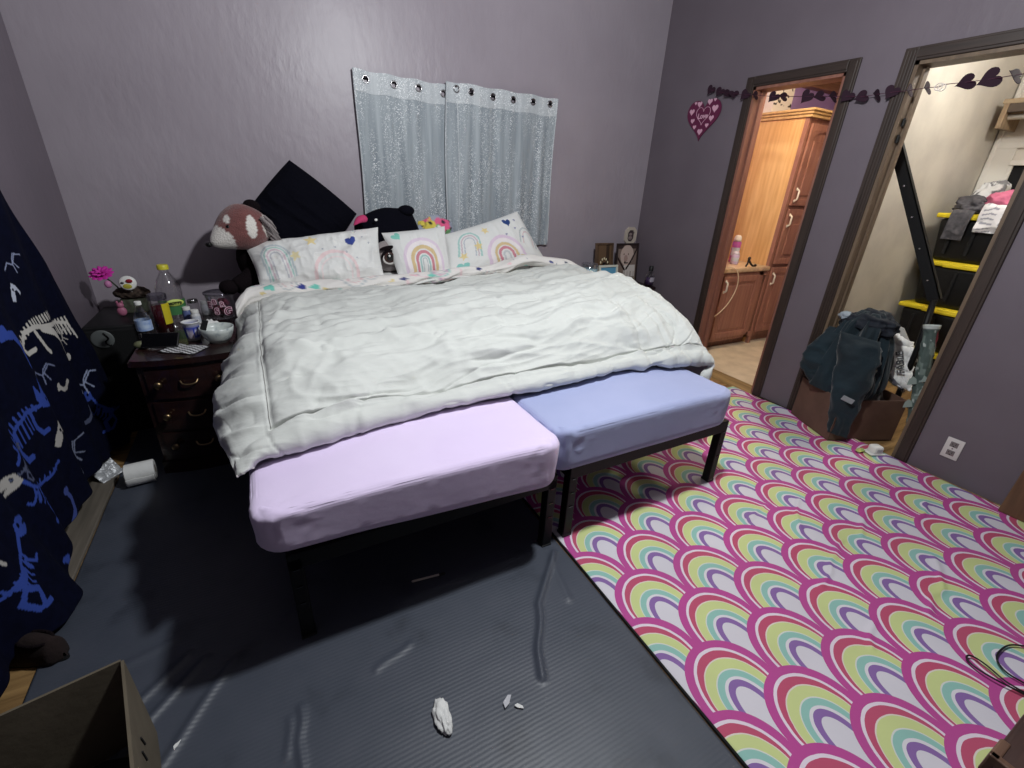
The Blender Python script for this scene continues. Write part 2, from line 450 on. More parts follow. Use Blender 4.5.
# bathroom shell
bath_paint = mat('lilac bathroom paint', (176, 146, 206), 0.7, col2=(184, 154, 212), nscale=3)
tile = mat('beige bathroom vinyl', (206, 190, 164), 0.35, col2=(230, 214, 188), nscale=7, detail=6)
struct('floor_bathroom', bx(B(), XR+0.02, 6.0, 1.80, 3.40, -0.1, 0.0), tile)
struct('ceiling_bathroom', bx(B(), XR+WT, 6.0, 1.78, 3.40, 2.50, 2.56), plain('white ceiling', (226, 222, 214), 0.8))
struct('wall_bathroom_back', bx(B(), XR+WT, 6.0, 3.32, 3.396, 0, 2.5), bath_paint)
struct('wall_bathroom_right', bx(B(), 6.0, 6.08, 1.78, 3.40, 0, 2.5), bath_paint)
struct('wall_partition', bx(B(), XR+WT, 6.0, 1.752, 1.80, 0, 2.56), mat('scuffed pale closet paint', (204, 198, 186), 0.7, col2=(186, 180, 170), nscale=3.5, detail=8, bump=0.1, bscale=8))
bm = B(); box(bm, (5.3, 3.27, 2.44), (1.4, 0.10, 0.10), None, 0.01); struct('trim_8', bm, wood('bathroom ceiling trim', (120, 84, 62), (150, 108, 80), 0.5, 'X'))
# closet shell
cl_back = mat('white closet panelling', (214, 208, 198), 0.7, col2=(200, 194, 184), nscale=4, detail=7, bump=0.15, bscale=10)
struct('floor_closet', bx(B(), XR+0.02, 5.25, 0.2, 1.752, -0.1, 0.0), M['laminate'])
struct('wall_closet_back', bx(B(), 5.15, 5.25, 0.2, 1.752, 0, 2.56), cl_back)
struct('wall_closet_right', bx(B(), XR+WT, 5.15, 0.12, 0.2, 0, 2.56), cl_back)
struct('ceiling_closet', bx(B(), XR+WT, 5.15, 0.2, 1.752, 2.50, 2.56), plain('white ceiling', (226, 222, 214), 0.8))
bm = B()
bx(bm, 5.125, 5.15, 1.715, 1.745, 0, 2.5, 0.006); bx(bm, 5.13, 5.15, 1.20, 1.735, 1.82, 1.86, 0.003); bx(bm, 5.13, 5.15, 1.60, 1.735, 1.10, 1.82, 0.003)
struct('trim_9', bm, plain('white trim paint', (216, 212, 204), 0.6))
# dark opening on the closet's back wall
bm = B(); bx(bm, 5.135, 5.152, 0.75, 1.575, 1.30, 1.70); struct('window_1', bm, plain('dark opening', (12, 12, 14), 0.9))
bm = B(); bx(bm, 5.11, 5.15, 0.70, 1.60, 1.70, 1.735, 0.003); bx(bm, 5.12, 5.15, 1.575, 1.60, 1.28, 1.70, 0.003); struct('window_1_frame', bm, plain('white trim paint', (216, 212, 204), 0.6))

# ------------------------------------------------------------------ floor coverings
def build_mat():
    nu, nv = 270, 560
    xs = np.linspace(-0.782, 0.918, nu); ys = np.linspace(3.30, -1.25, nv)
    u, v = np.meshgrid(xs, ys)
    z = 0.006+0.0012*fbm(np.stack([u.ravel()*5, v.ravel()*5, 0*u.ravel()], 1), 3).reshape(u.shape)
    jit = 0.02*vnoise(np.stack([u.ravel()*9, v.ravel()*9, 0*u.ravel()+5], 1)).reshape(u.shape)
    for pts, h, w in (([(0.86, 1.12), (0.80, 1.06), (0.68, 0.94), (0.60, 0.80), (0.565, 0.72)], .014, .011),
                      ([(0.85, 1.16), (0.83, 1.02), (0.80, 0.92)], .005, .012),
                      ([(-0.38, 1.27), (-0.50, 1.16), (-0.62, 1.02)], .009, .013), ([(-0.33, 1.24), (-0.46, 1.10), (-0.55, 0.98)], .009, .012),
                      ([(-0.27, 1.18), (-0.38, 1.02), (-0.45, 0.90)], .008, .013), ([(-0.45, 1.33), (-0.56, 1.30), (-0.70, 1.20)], .006, .014),
                      ([(-0.10, 0.95), (-0.13, 0.84), (-0.13, 0.76)], .006, .010), ([(-0.14, 0.92), (-0.16, 0.82)], .004, .009),
                      ([(0.10, 0.95), (0.24, 1.01)], .004, .010)):
        d = np.full(u.shape, 9.0)
        for a, b in zip(pts[:-1], pts[1:]): d = np.minimum(d, seg_d(u+jit, v+jit, a, b))
        z += h*np.exp(-(d/w)**2)
    P = np.stack([u, v, z], -1)
    m = mat('slate grey ribbed rubber', (92, 97, 112), 0.46, spec=0.55)
    t = NT(m.node_tree); b = m.node_tree.nodes['Principled BSDF']
    tc = t.n('ShaderNodeTexCoord')
    n1 = t.n('ShaderNodeTexNoise'); n1.inputs['Scale'].default_value = 6; n1.inputs['Detail'].default_value = 7; t.l(tc.outputs['Object'], n1.inputs['Vector'])
    cr = t.n('ShaderNodeValToRGB'); e = cr.color_ramp.elements
    e[0].position = .25; e[0].color = lin((52, 56, 66)); e[1].position = .42; e[1].color = lin((66, 71, 82)); k = cr.color_ramp.elements.new(.75); k.color = lin((72, 76, 87))
    t.l(n1.outputs['Fac'], cr.inputs['Fac']); t.l(cr.outputs['Color'], b.inputs['Base Color'])
    wv = t.n('ShaderNodeTexWave', wave_type='BANDS', bands_direction='Y'); wv.inputs['Scale'].default_value = 26.0; wv.inputs['Distortion'].default_value = 0.6; wv.inputs['Detail'].default_value = 1
    t.l(tc.outputs['Object'], wv.inputs['Vector'])
    n2 = t.n('ShaderNodeTexNoise'); n2.inputs['Scale'].default_value = 140; n2.inputs['Detail'].default_value = 3; t.l(tc.outputs['Object'], n2.inputs['Vector'])
    h = X(t, wv.outputs['Fac'])*0.5+X(t, n2.outputs['Fac'])*0.5
    bp = t.n('ShaderNodeBump'); bp.inputs['Strength'].default_value = 0.22; bp.inputs['Distance'].default_value = 0.002
    t.l(h.k, bp.inputs['Height']); t.l(bp.outputs['Normal'], b.inputs['Normal'])
    o = link('floor_mat', sheet(P, 0.005, flip=True), m, smooth=True)
    tag(o, 'slate grey ribbed rubber mat covering the left half of the floor', 'mat')
build_mat()

def rug_material():
    m = bpy.data.materials.new('rainbow scallop rug'); m.use_nodes = True; t = NT(m.node_tree); b = m.node_tree.nodes['Principled BSDF']
    b.inputs['Roughness'].default_value = 0.8; b.inputs['Specular IOR Level'].default_value = 0.25
    tc = t.n('ShaderNodeTexCoord'); sp = t.n('ShaderNodeSeparateXYZ'); t.l(tc.outputs['Object'], sp.inputs['Vector'])
    px, py = X(t, sp.outputs['X']), X(t, sp.outputs['Y'])
    WX, RY, R0 = 0.306, 0.1715, 0.153
    # rows of overlapping scales; world coordinates (rug origin at the world origin)
    c0 = 0.770
    k = t.m('CEIL', (py-(c0+R0))/RY)
    def row(k):
        cy = k*RY+c0
        sh = t.m('MODULO', t.m('ABSOLUTE', k), 2.0)*0.5
        xr = t.m('FRACT', (px-1.090)/WX+sh+0.5+20.0)-0.5
        return xr*WX, py-cy
    x1, y1 = row(k)
    d1 = t.m('SQRT', x1*x1+t.m('POWER', t.m('MAXIMUM', y1, 0.0), 2.0))
    inside = d1.lt(R0)
    k2 = k+(1.0-inside)
    x, y = row(k2)
    jit = t.n('ShaderNodeTexNoise'); jit.inputs['Scale'].default_value = 30; t.l(tc.outputs['Object'], jit.inputs['Vector'])
    j = (X(t, jit.outputs['Fac'])-0.5)*0.05
    base = t.n('ShaderNodeRGB'); base.outputs[0].default_value = lin((188, 78, 150)); cur = base.outputs[0]
    # half ellipses: half width, half height, centre
    for a, b_, c, colr in ((.130, .148, -.020, (232, 218, 230)), (.121, .138, -.020, (192, 84, 114)), (.114, .126, -.035, (228, 216, 208)), (.111, .122, -.035, (206, 216, 148)),
                          (.088, .103, -.050, (220, 222, 216)), (.085, .099, -.050, (148, 196, 186)), (.068, .087, -.060, (224, 220, 226)), (.058, .083, -.065, (140, 106, 168)), (.043, .076, -.080, (218, 214, 222))):
        e1 = x/a; e2 = t.m('MAXIMUM', y-c, 0.0)/b_
        mk = (e1*e1+e2*e2+j).lt(1.0)
        mx = t.n('ShaderNodeMix', data_type='RGBA'); t.l(mk.k, mx.inputs[0]); t.l(cur, mx.inputs[6]); mx.inputs[7].default_value = lin(colr); cur = mx.outputs[2]
    n1 = t.n('ShaderNodeTexNoise'); n1.inputs['Scale'].default_value = 3; n1.inputs['Detail'].default_value = 8; t.l(tc.outputs['Object'], n1.inputs['Vector'])
    f = t.m('MULTIPLY', t.m('SUBTRACT', 0.62, X(t, n1.outputs['Fac'])), 0.35)
    mx = t.n('ShaderNodeMix', data_type='RGBA'); t.l(t.m('MAXIMUM', f, 0.0).k, mx.inputs[0]); t.l(cur, mx.inputs[6]); mx.inputs[7].default_value = lin((120, 104, 110))
    t.l(mx.outputs[2], b.inputs['Base Color'])
    n2 = t.n('ShaderNodeTexNoise'); n2.inputs['Scale'].default_value = 90; t.l(tc.outputs['Object'], n2.inputs['Vector'])
    bp = t.n('ShaderNodeBump'); bp.inputs['Strength'].default_value = 0.15; bp.inputs['Distance'].default_value = 0.004
    t.l(n2.outputs['Fac'], bp.inputs['Height']); t.l(bp.outputs['Normal'], b.inputs['Normal'])
    return m
def build_rug():
    nu, nv = 300, 420
    xs = np.linspace(0.932, 3.135, nu); ys = np.linspace(2.02, -0.95, nv); u, v = np.meshgrid(xs, ys)
    P3 = np.stack([u.ravel()*4, v.ravel()*4, 0*u.ravel()], 1)
    z = 0.007+0.0015*fbm(P3, 3).reshape(u.shape)
    jit = 0.02*vnoise(P3*3).reshape(u.shape)
    for pts, h, w in (([(1.80, 0.93), (2.02, 0.95)], .006, .010), ([(1.98, .77), (2.10, .86), (2.2, .90)], .008, .010), ([(2.2, .62), (2.42, .72)], .008, .011),
                      ([(1.75, .55), (1.95, .60), (2.1, .66)], .007, .011), ([(1.62, .3), (1.75, .36)], .006, .010), ([(2.55, .55), (2.8, .62)], .007, .012), ([(2.0, .30), (2.2, .33), (2.35, .40)], .008, .012)):
        d = np.full(u.shape, 9.0)
        for a, b in zip(pts[:-1], pts[1:]): d = np.minimum(d, seg_d(u+jit, v+jit, a, b))
        z += h*np.exp(-(d/w)**2)
    # the far edge laps up against the closet box and the wall
    z += 0.02*np.exp(-((u-3.13)/.06)**2)*(v < 1.75)*np.exp(-((v-1.30)/.35)**2)
    o = link('rainbow_rug', sheet(np.stack([u, v, z], -1), 0.006, flip=True), rug_material(), smooth=True)
    tag(o, 'white rug patterned all over with pink rainbow scallops', 'rug')
    bm = B(); tube(bm, [(0.928, 2.02, 0.006), (0.928, -0.95, 0.006)], 0.005, 8)  # thin black tube added to stand in for the shadowed gap beside the mat
    link('edge_gap_shade', bm, plain('painted gap shade', (12, 12, 14), 0.8), o, smooth=True)
build_rug()

# ------------------------------------------------------------------ beds
def make_bed():
    W_, L_, H_ = 0.965, 1.92, 0.362
    r = thing('bed_frame', 'black metal platform bed frame under the lilac mattress', 'bed frame', (0, 0, 0), math.radians(0.9), 'twin platform bed frames')
    for sx in (0, 1):
        for k, yy in enumerate((0.0, L_/2-0.02, L_-0.042)):
            bm = B(); x = 0.0 if sx == 0 else W_-0.042
            bx(bm, x, x+0.042, yy, yy+0.042, 0.012, H_-0.02, 0.004)
            lg = link('leg', bm, M['black_metal'], r)
            if k == 0:
                b2 = B(); bx(b2, x-0.002, x+0.044, yy-0.002, yy+0.044, 0.0, 0.014, 0.003); link('foot_cap', b2, M['matte_black'], lg)
                for j in range(3):
                    b3 = B(); box(b3, (x+0.021, yy-0.001, 0.16+0.07*j), (0.018, 0.004, 0.004)); link('leg_slot', b3, M['gloss_black'], lg)
    for x0, x1, y0, y1, nm in ((0, W_, 0.0, 0.038, 'foot_rail'), (0, W_, L_-0.038, L_, 'head_rail'), (0, 0.035, 0.02, L_-0.02, 'side_rail'), (W_-0.035, W_, 0.02, L_-0.02, 'side_rail')):
        bm = B(); bx(bm, x0, x1, y0, y1, H_-0.062, H_, 0.004); link(nm, bm, M['black_metal'], r)
    for k in range(9):
        bm = B(); y = 0.15+k*0.2; bx(bm, 0.03, W_-0.03, y, y+0.035, H_-0.02, H_-0.002, 0.003); link('slat', bm, M['black_metal'], r)
    return r
bed1 = make_bed(); bed1.location = (-0.078, 1.166, 0)
bed2 = copy_tree(bed1); bed2.location = (0.954, 1.190, 0.009); bed2['label'] = 'black metal platform bed frame under the periwinkle blue mattress'

def mattress(name, label, x0, x1, y0, y1, z0, z1, m, rz, seed, crown=0.012, lift=0.0):
    """soft block with rounded edges, corner gathers and slight sag: superellipsoid cross sections on a box grid"""
    bm = B(); w, l, h = x1-x0, y1-y0, z1-z0
    box(bm, (w/2, l/2, h/2), (w, l, h))
    bmesh.ops.bevel(bm, geom=[e for e in bm.edges if abs(e.verts[0].co.z-e.verts[1].co.z) > 0.5*h], offset=0.075, segments=6, affect='EDGES', profile=0.5)
    top = [e for e in bm.edges if all(v.co.z > h*0.99 for v in e.verts) and len(e.link_faces) == 2 and any(abs(f.normal.z) < 0.5 for f in e.link_faces)]
    bmesh.ops.bevel(bm, geom=top, offset=0.028, segments=5, affect='EDGES', profile=0.5)
    bot = [e for e in bm.edges if all(v.co.z < h*0.01 for v in e.verts) and len(e.link_faces) == 2 and any(abs(f.normal.z) < 0.5 for f in e.link_faces)]
    bmesh.ops.bevel(bm, geom=bot, offset=0.045, segments=5, affect='EDGES', profile=0.5)
    bmesh.ops.triangulate(bm, faces=bm.faces[:])
    for _ in range(6):
        es = [e for e in bm.edges if e.calc_length() > 0.035 and (e.verts[0].co.y < 0.75 or e.calc_length() > 0.3)]
        if not es: break
        bmesh.ops.subdivide_edges(bm, edges=es, cuts=1)
        bmesh.ops.triangulate(bm, faces=[f for f in bm.faces if len(f.verts) > 3])
    bm.verts.ensure_lookup_table(); bm.normal_update()
    co = np.array([v.co[:] for v in bm.verts]); no = np.array([v.normal[:] for v in bm.verts])
    q = co+seed
    d = 0.0028*fbm(q*(3, 3, 2.5), 2)+0.0012*ridge(q*(9, 16, 6), 2)*(no[:, 2] > .5)
    # fabric pulled at the foot corners
    for cx in (0.03, w-0.03):
        dd = np.linalg.norm((co-np.array([cx, 0.02, h-0.03]))*(1, 1, 1), axis=1); d += 0.006*ridge(q*(40, 40, 25), 1)*np.exp(-(dd/0.09)**2)
    edge = np.exp(-((co[:, 1])/0.05)**2)
    d -= 0.006*np.exp(-((co[:, 2]-h*0.45)/0.05)**2)*(np.abs(no[:, 2]) < 0.5)*0
    co = co+no*d[:, None]
    co[:, 2] += lift*np.clip(1-co[:, 0]/w, 0, 1)**1.3*np.clip(1-co[:, 2]/h, 0, 1)*np.exp(-np.maximum(co[:, 1]-.05, 0)/.25)
    co[:, 2] += crown*np.sin(PI*np.clip(co[:, 0]/w, 0, 1))*np.clip(co[:, 2]/h, 0, 1)
    for v, c in zip(bm.verts, co): v.co = c
    o = link(name, bm, m, smooth=True); o.location = (x0, y0, z0); o.rotation_euler = (0, 0, rz)
    return tag(o, label, 'mattress', 'twin mattresses at the foot of the bed')
mattress('mattress', 'lilac pink sheeted mattress at the left foot of the bed', -0.140, 0.846, 1.095, 3.05, 0.368, 0.565, M['pink_sheet'], math.radians(0.3), 1.0, 0.012, 0.058)
mattress('mattress', 'periwinkle blue sheeted mattress at the right foot of the bed', 0.850, 1.852, 1.152, 3.08, 0.374, 0.562, M['blue_sheet'], math.radians(0.4), 5.0, 0.010)

# ------------------------------------------------------------------ bedding
WHITE = (228, 228, 226)
def sheet_motifs(col, u, v, seed, u0, u1, v0, v1, n, big=0.085):
    """scatter of pastel rainbows, stars, hearts and dots like the printed cotton"""
    r = random.Random(seed); pts = []
    for _ in range(n*30):
        if len(pts) >= n: break
        p = (r.uniform(u0, u1), r.uniform(v0, v1))
        if all((p[0]-q[0])**2+(p[1]-q[1])**2 > (big*1.35)**2 for q in pts): pts.append(p)
    for i, (a, b) in enumerate(pts):
        k = i % 8; rot = r.uniform(-.5, .5)
        if k == 0: m_bow(col, u, v, a, b, big, BOW_PINK, rot)
        elif k == 1: m_heart(col, u, v, a, b, big*.22, (62, 70, 130), rot)
        elif k == 2: m_bow(col, u, v, a, b, big*.6, BOW_TEAL, rot)
        elif k == 3: m_star(col, u, v, a, b, big*.28, (222, 200, 130), rot)
        elif k == 4: m_heart(col, u, v, a, b, big*.26, (130, 206, 190), rot)
        elif k == 5: m_bow(col, u, v, a, b, big*.6, BOW_GREY, rot)
        elif k == 6: m_heart(col, u, v, a, b, big*.2, (236, 198, 204), rot)
        else: m_heart(col, u, v, a, b, big*.16, (84, 90, 110), rot)
    for _ in range(n*2):
        m_star(col, u, v, r.uniform(u0, u1), r.uniform(v0, v1), big*.08, (150, 156, 170), r.uniform(0, 3))

# upper mattress: carries the comforter and the pillows, in the printed sheet
def build_upper():
    r = thing('upper_mattress', 'thick upper mattress in rainbow print sheet under the comforter and pillows', 'mattress', (0.92, 2.45, 0.566))
    bm = B(); bx(bm, -0.06, 1.92, 1.72, 3.34, 0.570, 0.700, 0.05, 4); wpart('mattress_core', bm, plain('white mattress ticking', (220, 220, 220), 0.9), r, smooth=True)
    nu, nv = 330, 110
    u, v = np.meshgrid(np.linspace(-0.10, 1.95, nu), np.linspace(3.34, 2.76, nv))
    z = 0.782+0.05*np.clip((u-.2)/1.5, 0, 1)+0.012*fbm(np.stack([u.ravel()*4, v.ravel()*8, u.ravel()*0], 1), 3).reshape(u.shape)
    z += 0.028*np.exp(-((v-2.90)/.07)**2)
    e = np.minimum(u+0.10, 1.95-u); z -= 0.16*np.exp(-e/0.035)
    o = wpart('patterned_sheet', sheet(np.stack([u, v, z], -1), 0.012, flip=True), M['painted_fabric'], r, smooth=True)
    col = np.tile(np.array(lin(WHITE)[:3]), (nu*nv, 1)); uu, vv = u.ravel(), v.ravel()
    sheet_motifs(col, uu, vv, 5, -.05, 1.9, 2.78, 3.1, 60, .075)
    m_heart(col, uu, vv, 0.16, 2.86, .022, (62, 70, 140), .5); m_heart(col, uu, vv, 0.02, 2.90, .024, (120, 206, 186)); m_heart(col, uu, vv, .78, 2.89, .02, (62, 70, 140)); m_heart(col, uu, vv, .90, 2.90, .022, (120, 206, 186))
    paint(o, col)
build_upper()

def build_comforter():
    X_T = [-.06, .25, .65, 1.05, 1.45, 1.80, 1.95]
    rows = [ # y, hemL(x,z), midL(x,z), top z..., midR(x,z), hemR(x,z)
        (2.80, (-.17, .66), (-.13, .69), [.745, .755, .77, .785, .82, .85, .82], (2.01, .66), (2.0, .55)),
        (2.62, (-.185, .60), (-.15, .67), [.755, .765, .785, .80, .835, .865, .845], (2.02, .64), (2.0, .48)),
        (2.38, (-.195, .55), (-.165, .65), [.765, .775, .80, .815, .845, .88, .865], (2.03, .64), (2.01, .42)),
        (2.10, (-.22, .57), (-.19, .65), [.765, .78, .81, .83, .85, .885, .87], (2.04, .64), (2.02, .40)),
        (1.86, (-.24, .60), (-.205, .665), [.755, .775, .80, .815, .835, .865, .86], (2.04, .64), (2.02, .40)),
        (1.70, (-.24, .60), (-.205, .66), [.735, .755, .775, .785, .795, .815, .81], (2.035, .62), (2.02, .42)),
        (1.60, (-.222, .60), (-.19, .655), [.715, .725, .735, .74, .745, .755, .755], (2.02, .60), (2.0, .43)),
        (1.54, (-.20, .60), (-.172, .64), [.685, .685, .685, .69, .69, .70, .70], (2.0, .58), (1.98, .45)),
        (1.49, (-.185, .60), (-.158, .628), [.650, .650, .650, .655, .655, .655, .65], (1.99, .57), (1.97, .46)),
        (1.435, (-.172, .595), (-.145, .612), [.640, .638, .640, .64, .64, .64, .63], (1.97, .56), (1.95, .47)),
        (1.42, (-.162, .585), (-.135, .594), [.615, .610, .612, .61, .61, .61, .60], (1.94, .55), (1.93, .49)),
        (1.45, (-.150, .572), (-.12, .576), [.586, .580, .582, .582, .582, .582, .58], (1.91, .55), (1.90, .52)),
    ]
    # each column's own shift in y near the foot, from the hem line of the photograph
    sh_foot = [-.13, -.13, -.075, .00, .035, .045, .07, .03, -.02, -.03, -.03]
    net = []
    for i, (y, hl, ml, tz, mr, hr) in enumerate(rows):
        xs = [hl[0], ml[0]]+X_T+[mr[0], hr[0]]; zs = [hl[1], ml[1]]+tz+[mr[1], hr[1]]
        k = np.clip((1.80-y)/0.35, 0, 1)
        net.append([(x, y+k*s, z) for x, z, s in zip(xs, zs, sh_foot)])
    nu, nv = 380, 240
    P = cr_up(cr_up(np.array(net), nv, 0), nu, 1)
    # uneven row distribution: foot rows are denser already
    N = grid_normals(P); N *= np.sign(N[nv//2, nu//2, 2])
    x, y, z = P[..., 0].ravel(), P[..., 1].ravel(), P[..., 2].ravel()
    su = np.linspace(0, 10, nu)[None, :].repeat(nv, 0).ravel(); sv = np.linspace(0, 11, nv)[:, None].repeat(nu, 1).ravel()
    top = np.clip((su-1.9)/.4, 0, 1)*np.clip((8.3-su)/.4, 0, 1)
    lef = 1-np.clip((su-1.7)/.4, 0, 1)
    a = np.full(x.shape, 0.18)
    w1 = x*math.cos(.12)+y*math.sin(.12); w2 = -x*math.sin(.12)+y*math.cos(.12)
    warp = 0.05*fbm(np.stack([x*2.2, y*2.2, x*0+9], 1), 2)
    d = 0.013*ridge(np.stack([w1*1.5+warp, (w2+warp)*6.0, x*0], 1), 3)*top+0.0055*ridge(np.stack([w1*3.2+warp*3+7, (w2+warp*1.5)*17, x*0], 1), 2)*top+0.004*ridge(np.stack([(x+y*.6)*9+warp*4, (y-x*.5)*9+warp*4, x*0+11], 1), 2)*top
    d += 0.016*fbm(np.stack([x*1.7, y*3.0, x*0+3], 1), 3)*top
    front = np.clip((1.9-y)/.25, 0, 1)
    d += 0.010*ridge(np.stack([(x+warp)*7.5+y*2.5, y*2.0, x*0+4], 1), 2)*top*front*np.clip((x-1.35)/.3, 0, 1)
    d += 0.008*ridge(np.stack([(x-y*.5+warp)*6.5, (y+x*.4)*2.5, x*0+14], 1), 2)*top*np.clip((.45-x)/.4, 0, 1)
    # creases along the front of the top, running left-right
    d += 0.010*ridge(np.stack([x*1.1+2, (y+.10*x+warp)*11, x*0+6], 1), 2)*top*np.exp(-((y-1.72)/.16)**2)*np.clip((x-.55)/.3, 0, 1)*np.clip((1.75-x)/.2, 0, 1)
    # left drape: folds fanning downwards
    lef = lef*np.clip(su/.9, .15, 1)
    d += 0.013*ridge(np.stack([(y+z*.8+warp)*6.5, z*3, x*0+2], 1), 3)*lef
    d += 0.008*fbm(np.stack([y*8, z*8, x*0+1], 1), 2)*lef
    # foot band
    band = np.clip((sv-8.2)/.4, 0, 1)
    d += band*(0.007*ridge(np.stack([x*5+z*3+warp, (z+y)*9, x*0+7], 1), 2)+0.007*fbm(np.stack([x*5, z*8, y*5], 1), 2))
    # sharp creases
    def crease(p, w): return np.clip((w-np.abs(vnoise(p)))/w, 0, 1)**1.5
    def gate(a, b, lo): return np.clip((vnoise(np.stack([x*a, y*a, x*0+b], 1))-lo)/.3, 0, 1)
    c1 = crease(np.stack([w1*2.0+warp*2+20, (w2+warp*1.5)*10, x*0], 1), .16)*gate(3.5, 40, -.25)
    c2 = crease(np.stack([(x+y*.7)*3.5+warp*4+31, (y-x*.35)*8+warp*4, x*0], 1), .14)*gate(4, 50, .0)
    c3 = crease(np.stack([(x+warp*.8)*13+y*3+5, y*2.2, x*0], 1), .2)*np.clip((x-1.30)/.25, 0, 1)*np.clip((1.80-y)/.15, 0, 1)
    c4 = crease(np.stack([(x-y*.8+warp)*9+5, (y+x*.6)*2.5, x*0+60], 1), .2)*np.clip((.5-x)/.3, 0, 1)*gate(3, 70, -.3)
    d -= .0095*(c1+.8*c2+.9*c3+.8*c4)*top
    d -= .010*crease(np.stack([(y+z*1.2+warp)*8+5, z*3, x*0+80], 1), .22)*lef
    d -= .008*crease(np.stack([x*9+z*5+warp*2, (z+y)*7, x*0+90], 1), .18)*band
    # stitched seams and tufts
    d -= 0.007*np.exp(-((su-2.0)/.04)**2)*np.clip((8.1-sv)/.2, 0, 1)
    d -= (0.024+.012*vnoise(np.stack([x*4, x*0, x*0], 1)))*np.exp(-((sv-8.0-.10*vnoise(np.stack([x*6, x*0+3, x*0], 1)))/.09)**2)*np.clip((su-1.95)/.1, 0, 1)
    for tx, ty in ((.155, 1.745), (.62, 1.80), (1.60, 1.80)):
        r2 = np.hypot(x-tx, y-ty); th = np.arctan2(y-ty, x-tx)
        d += -0.008*np.exp(-(r2/.05)**2)+0.008*np.exp(-(r2/.014)**2)-.004*np.exp(-((r2-.024)/.007)**2)+0.0025*np.cos(th*5+tx*9+r2*30)*np.exp(-((r2-.07)/.05)**2)
    d = d*1.35*(1-.65*np.clip((su-7.3)/.7, 0, 1))*(1-.45*band)
    P = P+N*d.reshape(nv, nu)[..., None]
    P[..., 2] = np.where((P[..., 0] > -.10) & (P[..., 0] < 1.88), np.maximum(P[..., 2], .581), P[..., 2])
    flip = grid_normals(P)[nv//2, nu//2, 2] < 0
    v, f = sheet(P, 0.004, flip=flip)
    base = (0.92, 2.1, 0.58)
    r = thing('comforter', 'puffy off white comforter spread over the whole bed', 'comforter', base)
    o = wpart('cover', (v, f), [M['comforter'], M['painted_fabric']], r, smooth=True)
    k = len(f); half = (nu-1)*(nv-1); mi = np.zeros(k, np.int32); mi[half:] = 1; o.data.polygons.foreach_set('material_index', mi)
    col = np.tile(np.array(lin((212, 206, 205))[:3]), (nu*nv, 1)); paint(o, col)
    # piping along the two stitched seams
    iu = int(2.0/10*(nu-1)); iv = int(8.0/11*(nv-1))
    Pn = P+grid_normals(P)*(-1 if flip else 1)*0.002
    bm = B(); tube(bm, [Pn[i, iu] for i in range(4, iv+1, 2)], .0012, 6)
    wpart('seam', bm, plain('seam thread', (150, 148, 146), 0.9), r, smooth=True)
    # folded-back top edge showing the printed side: a soft roll across the head end
    path = smooth_pts([(-.175, 2.70, .70), (-.13, 2.74, .745), (-.06, 2.78, .775), (.2, 2.80, .785), (.65, 2.80, .805), (1.1, 2.80, .835), (1.4, 2.80, .86), (1.62, 2.82, .90), (1.82, 2.80, .885), (1.96, 2.76, .85), (2.03, 2.70, .80)], 26)
    n, seg = len(path), 40
    ang = np.linspace(0, 2*PI, seg)
    t = np.linspace(0, 1, n)[:, None].repeat(seg, 1); A = ang[None, :].repeat(n, 0)
    C0 = np.array([p[:] for p in path])[:, None, :]
    rad = 0.036+0.012*np.sin(t*9)*0.5
    ex = np.clip(np.minimum(t, 1-t)/0.012, 0.02, 1)**.5
    px = C0[..., 0].repeat(seg, 1)
    nz = 0.007*ridge(np.stack([(px*6+A*.7).ravel(), (A*.8).ravel(), (t*0).ravel()], 1), 2).reshape(A.shape)+0.006*fbm(np.stack([(px*5).ravel(), A.ravel(), (t*0+4).ravel()], 1), 2).reshape(A.shape)
    rr = (rad+nz)*ex
    Q = np.stack([px, C0[..., 1].repeat(seg, 1)+1.5*rr*np.cos(A), C0[..., 2].repeat(seg, 1)+1.0*rr*np.sin(A)], -1)
    Q[:, -1] = Q[:, 0]
    o = wpart('folded_edge', sheet(Q), M['painted_fabric'], r, smooth=True)
    col = np.tile(np.array(lin((230, 226, 222))[:3]), (n*seg, 1)); uu = px.ravel(); vv = (A*0.05).ravel()
    sheet_motifs(col, uu, vv, 11, -.1, 1.95, 0, .31, 46, .075)
    for hx, hv, hs, hc in ((.16, .118, .026, (58, 66, 140)), (.23, .125, .03, (120, 204, 188)), (.0, .105, .03, (120, 204, 188)), (.74, .13, .022, (60, 66, 120)), (.80, .105, .02, (236, 190, 200)), (.92, .125, .026, (120, 204, 188)), (1.24, .12, .02, (60, 66, 120))): m_heart(col, uu, vv, hx, hv, hs, hc, .3)
    m_bow(col, uu, vv, .45, .09, .07, BOW_GREY, .2); m_bow(col, uu, vv, .98, .09, .07, BOW_TEAL, -.2)
    paint(o, col)
    return P
build_comforter()

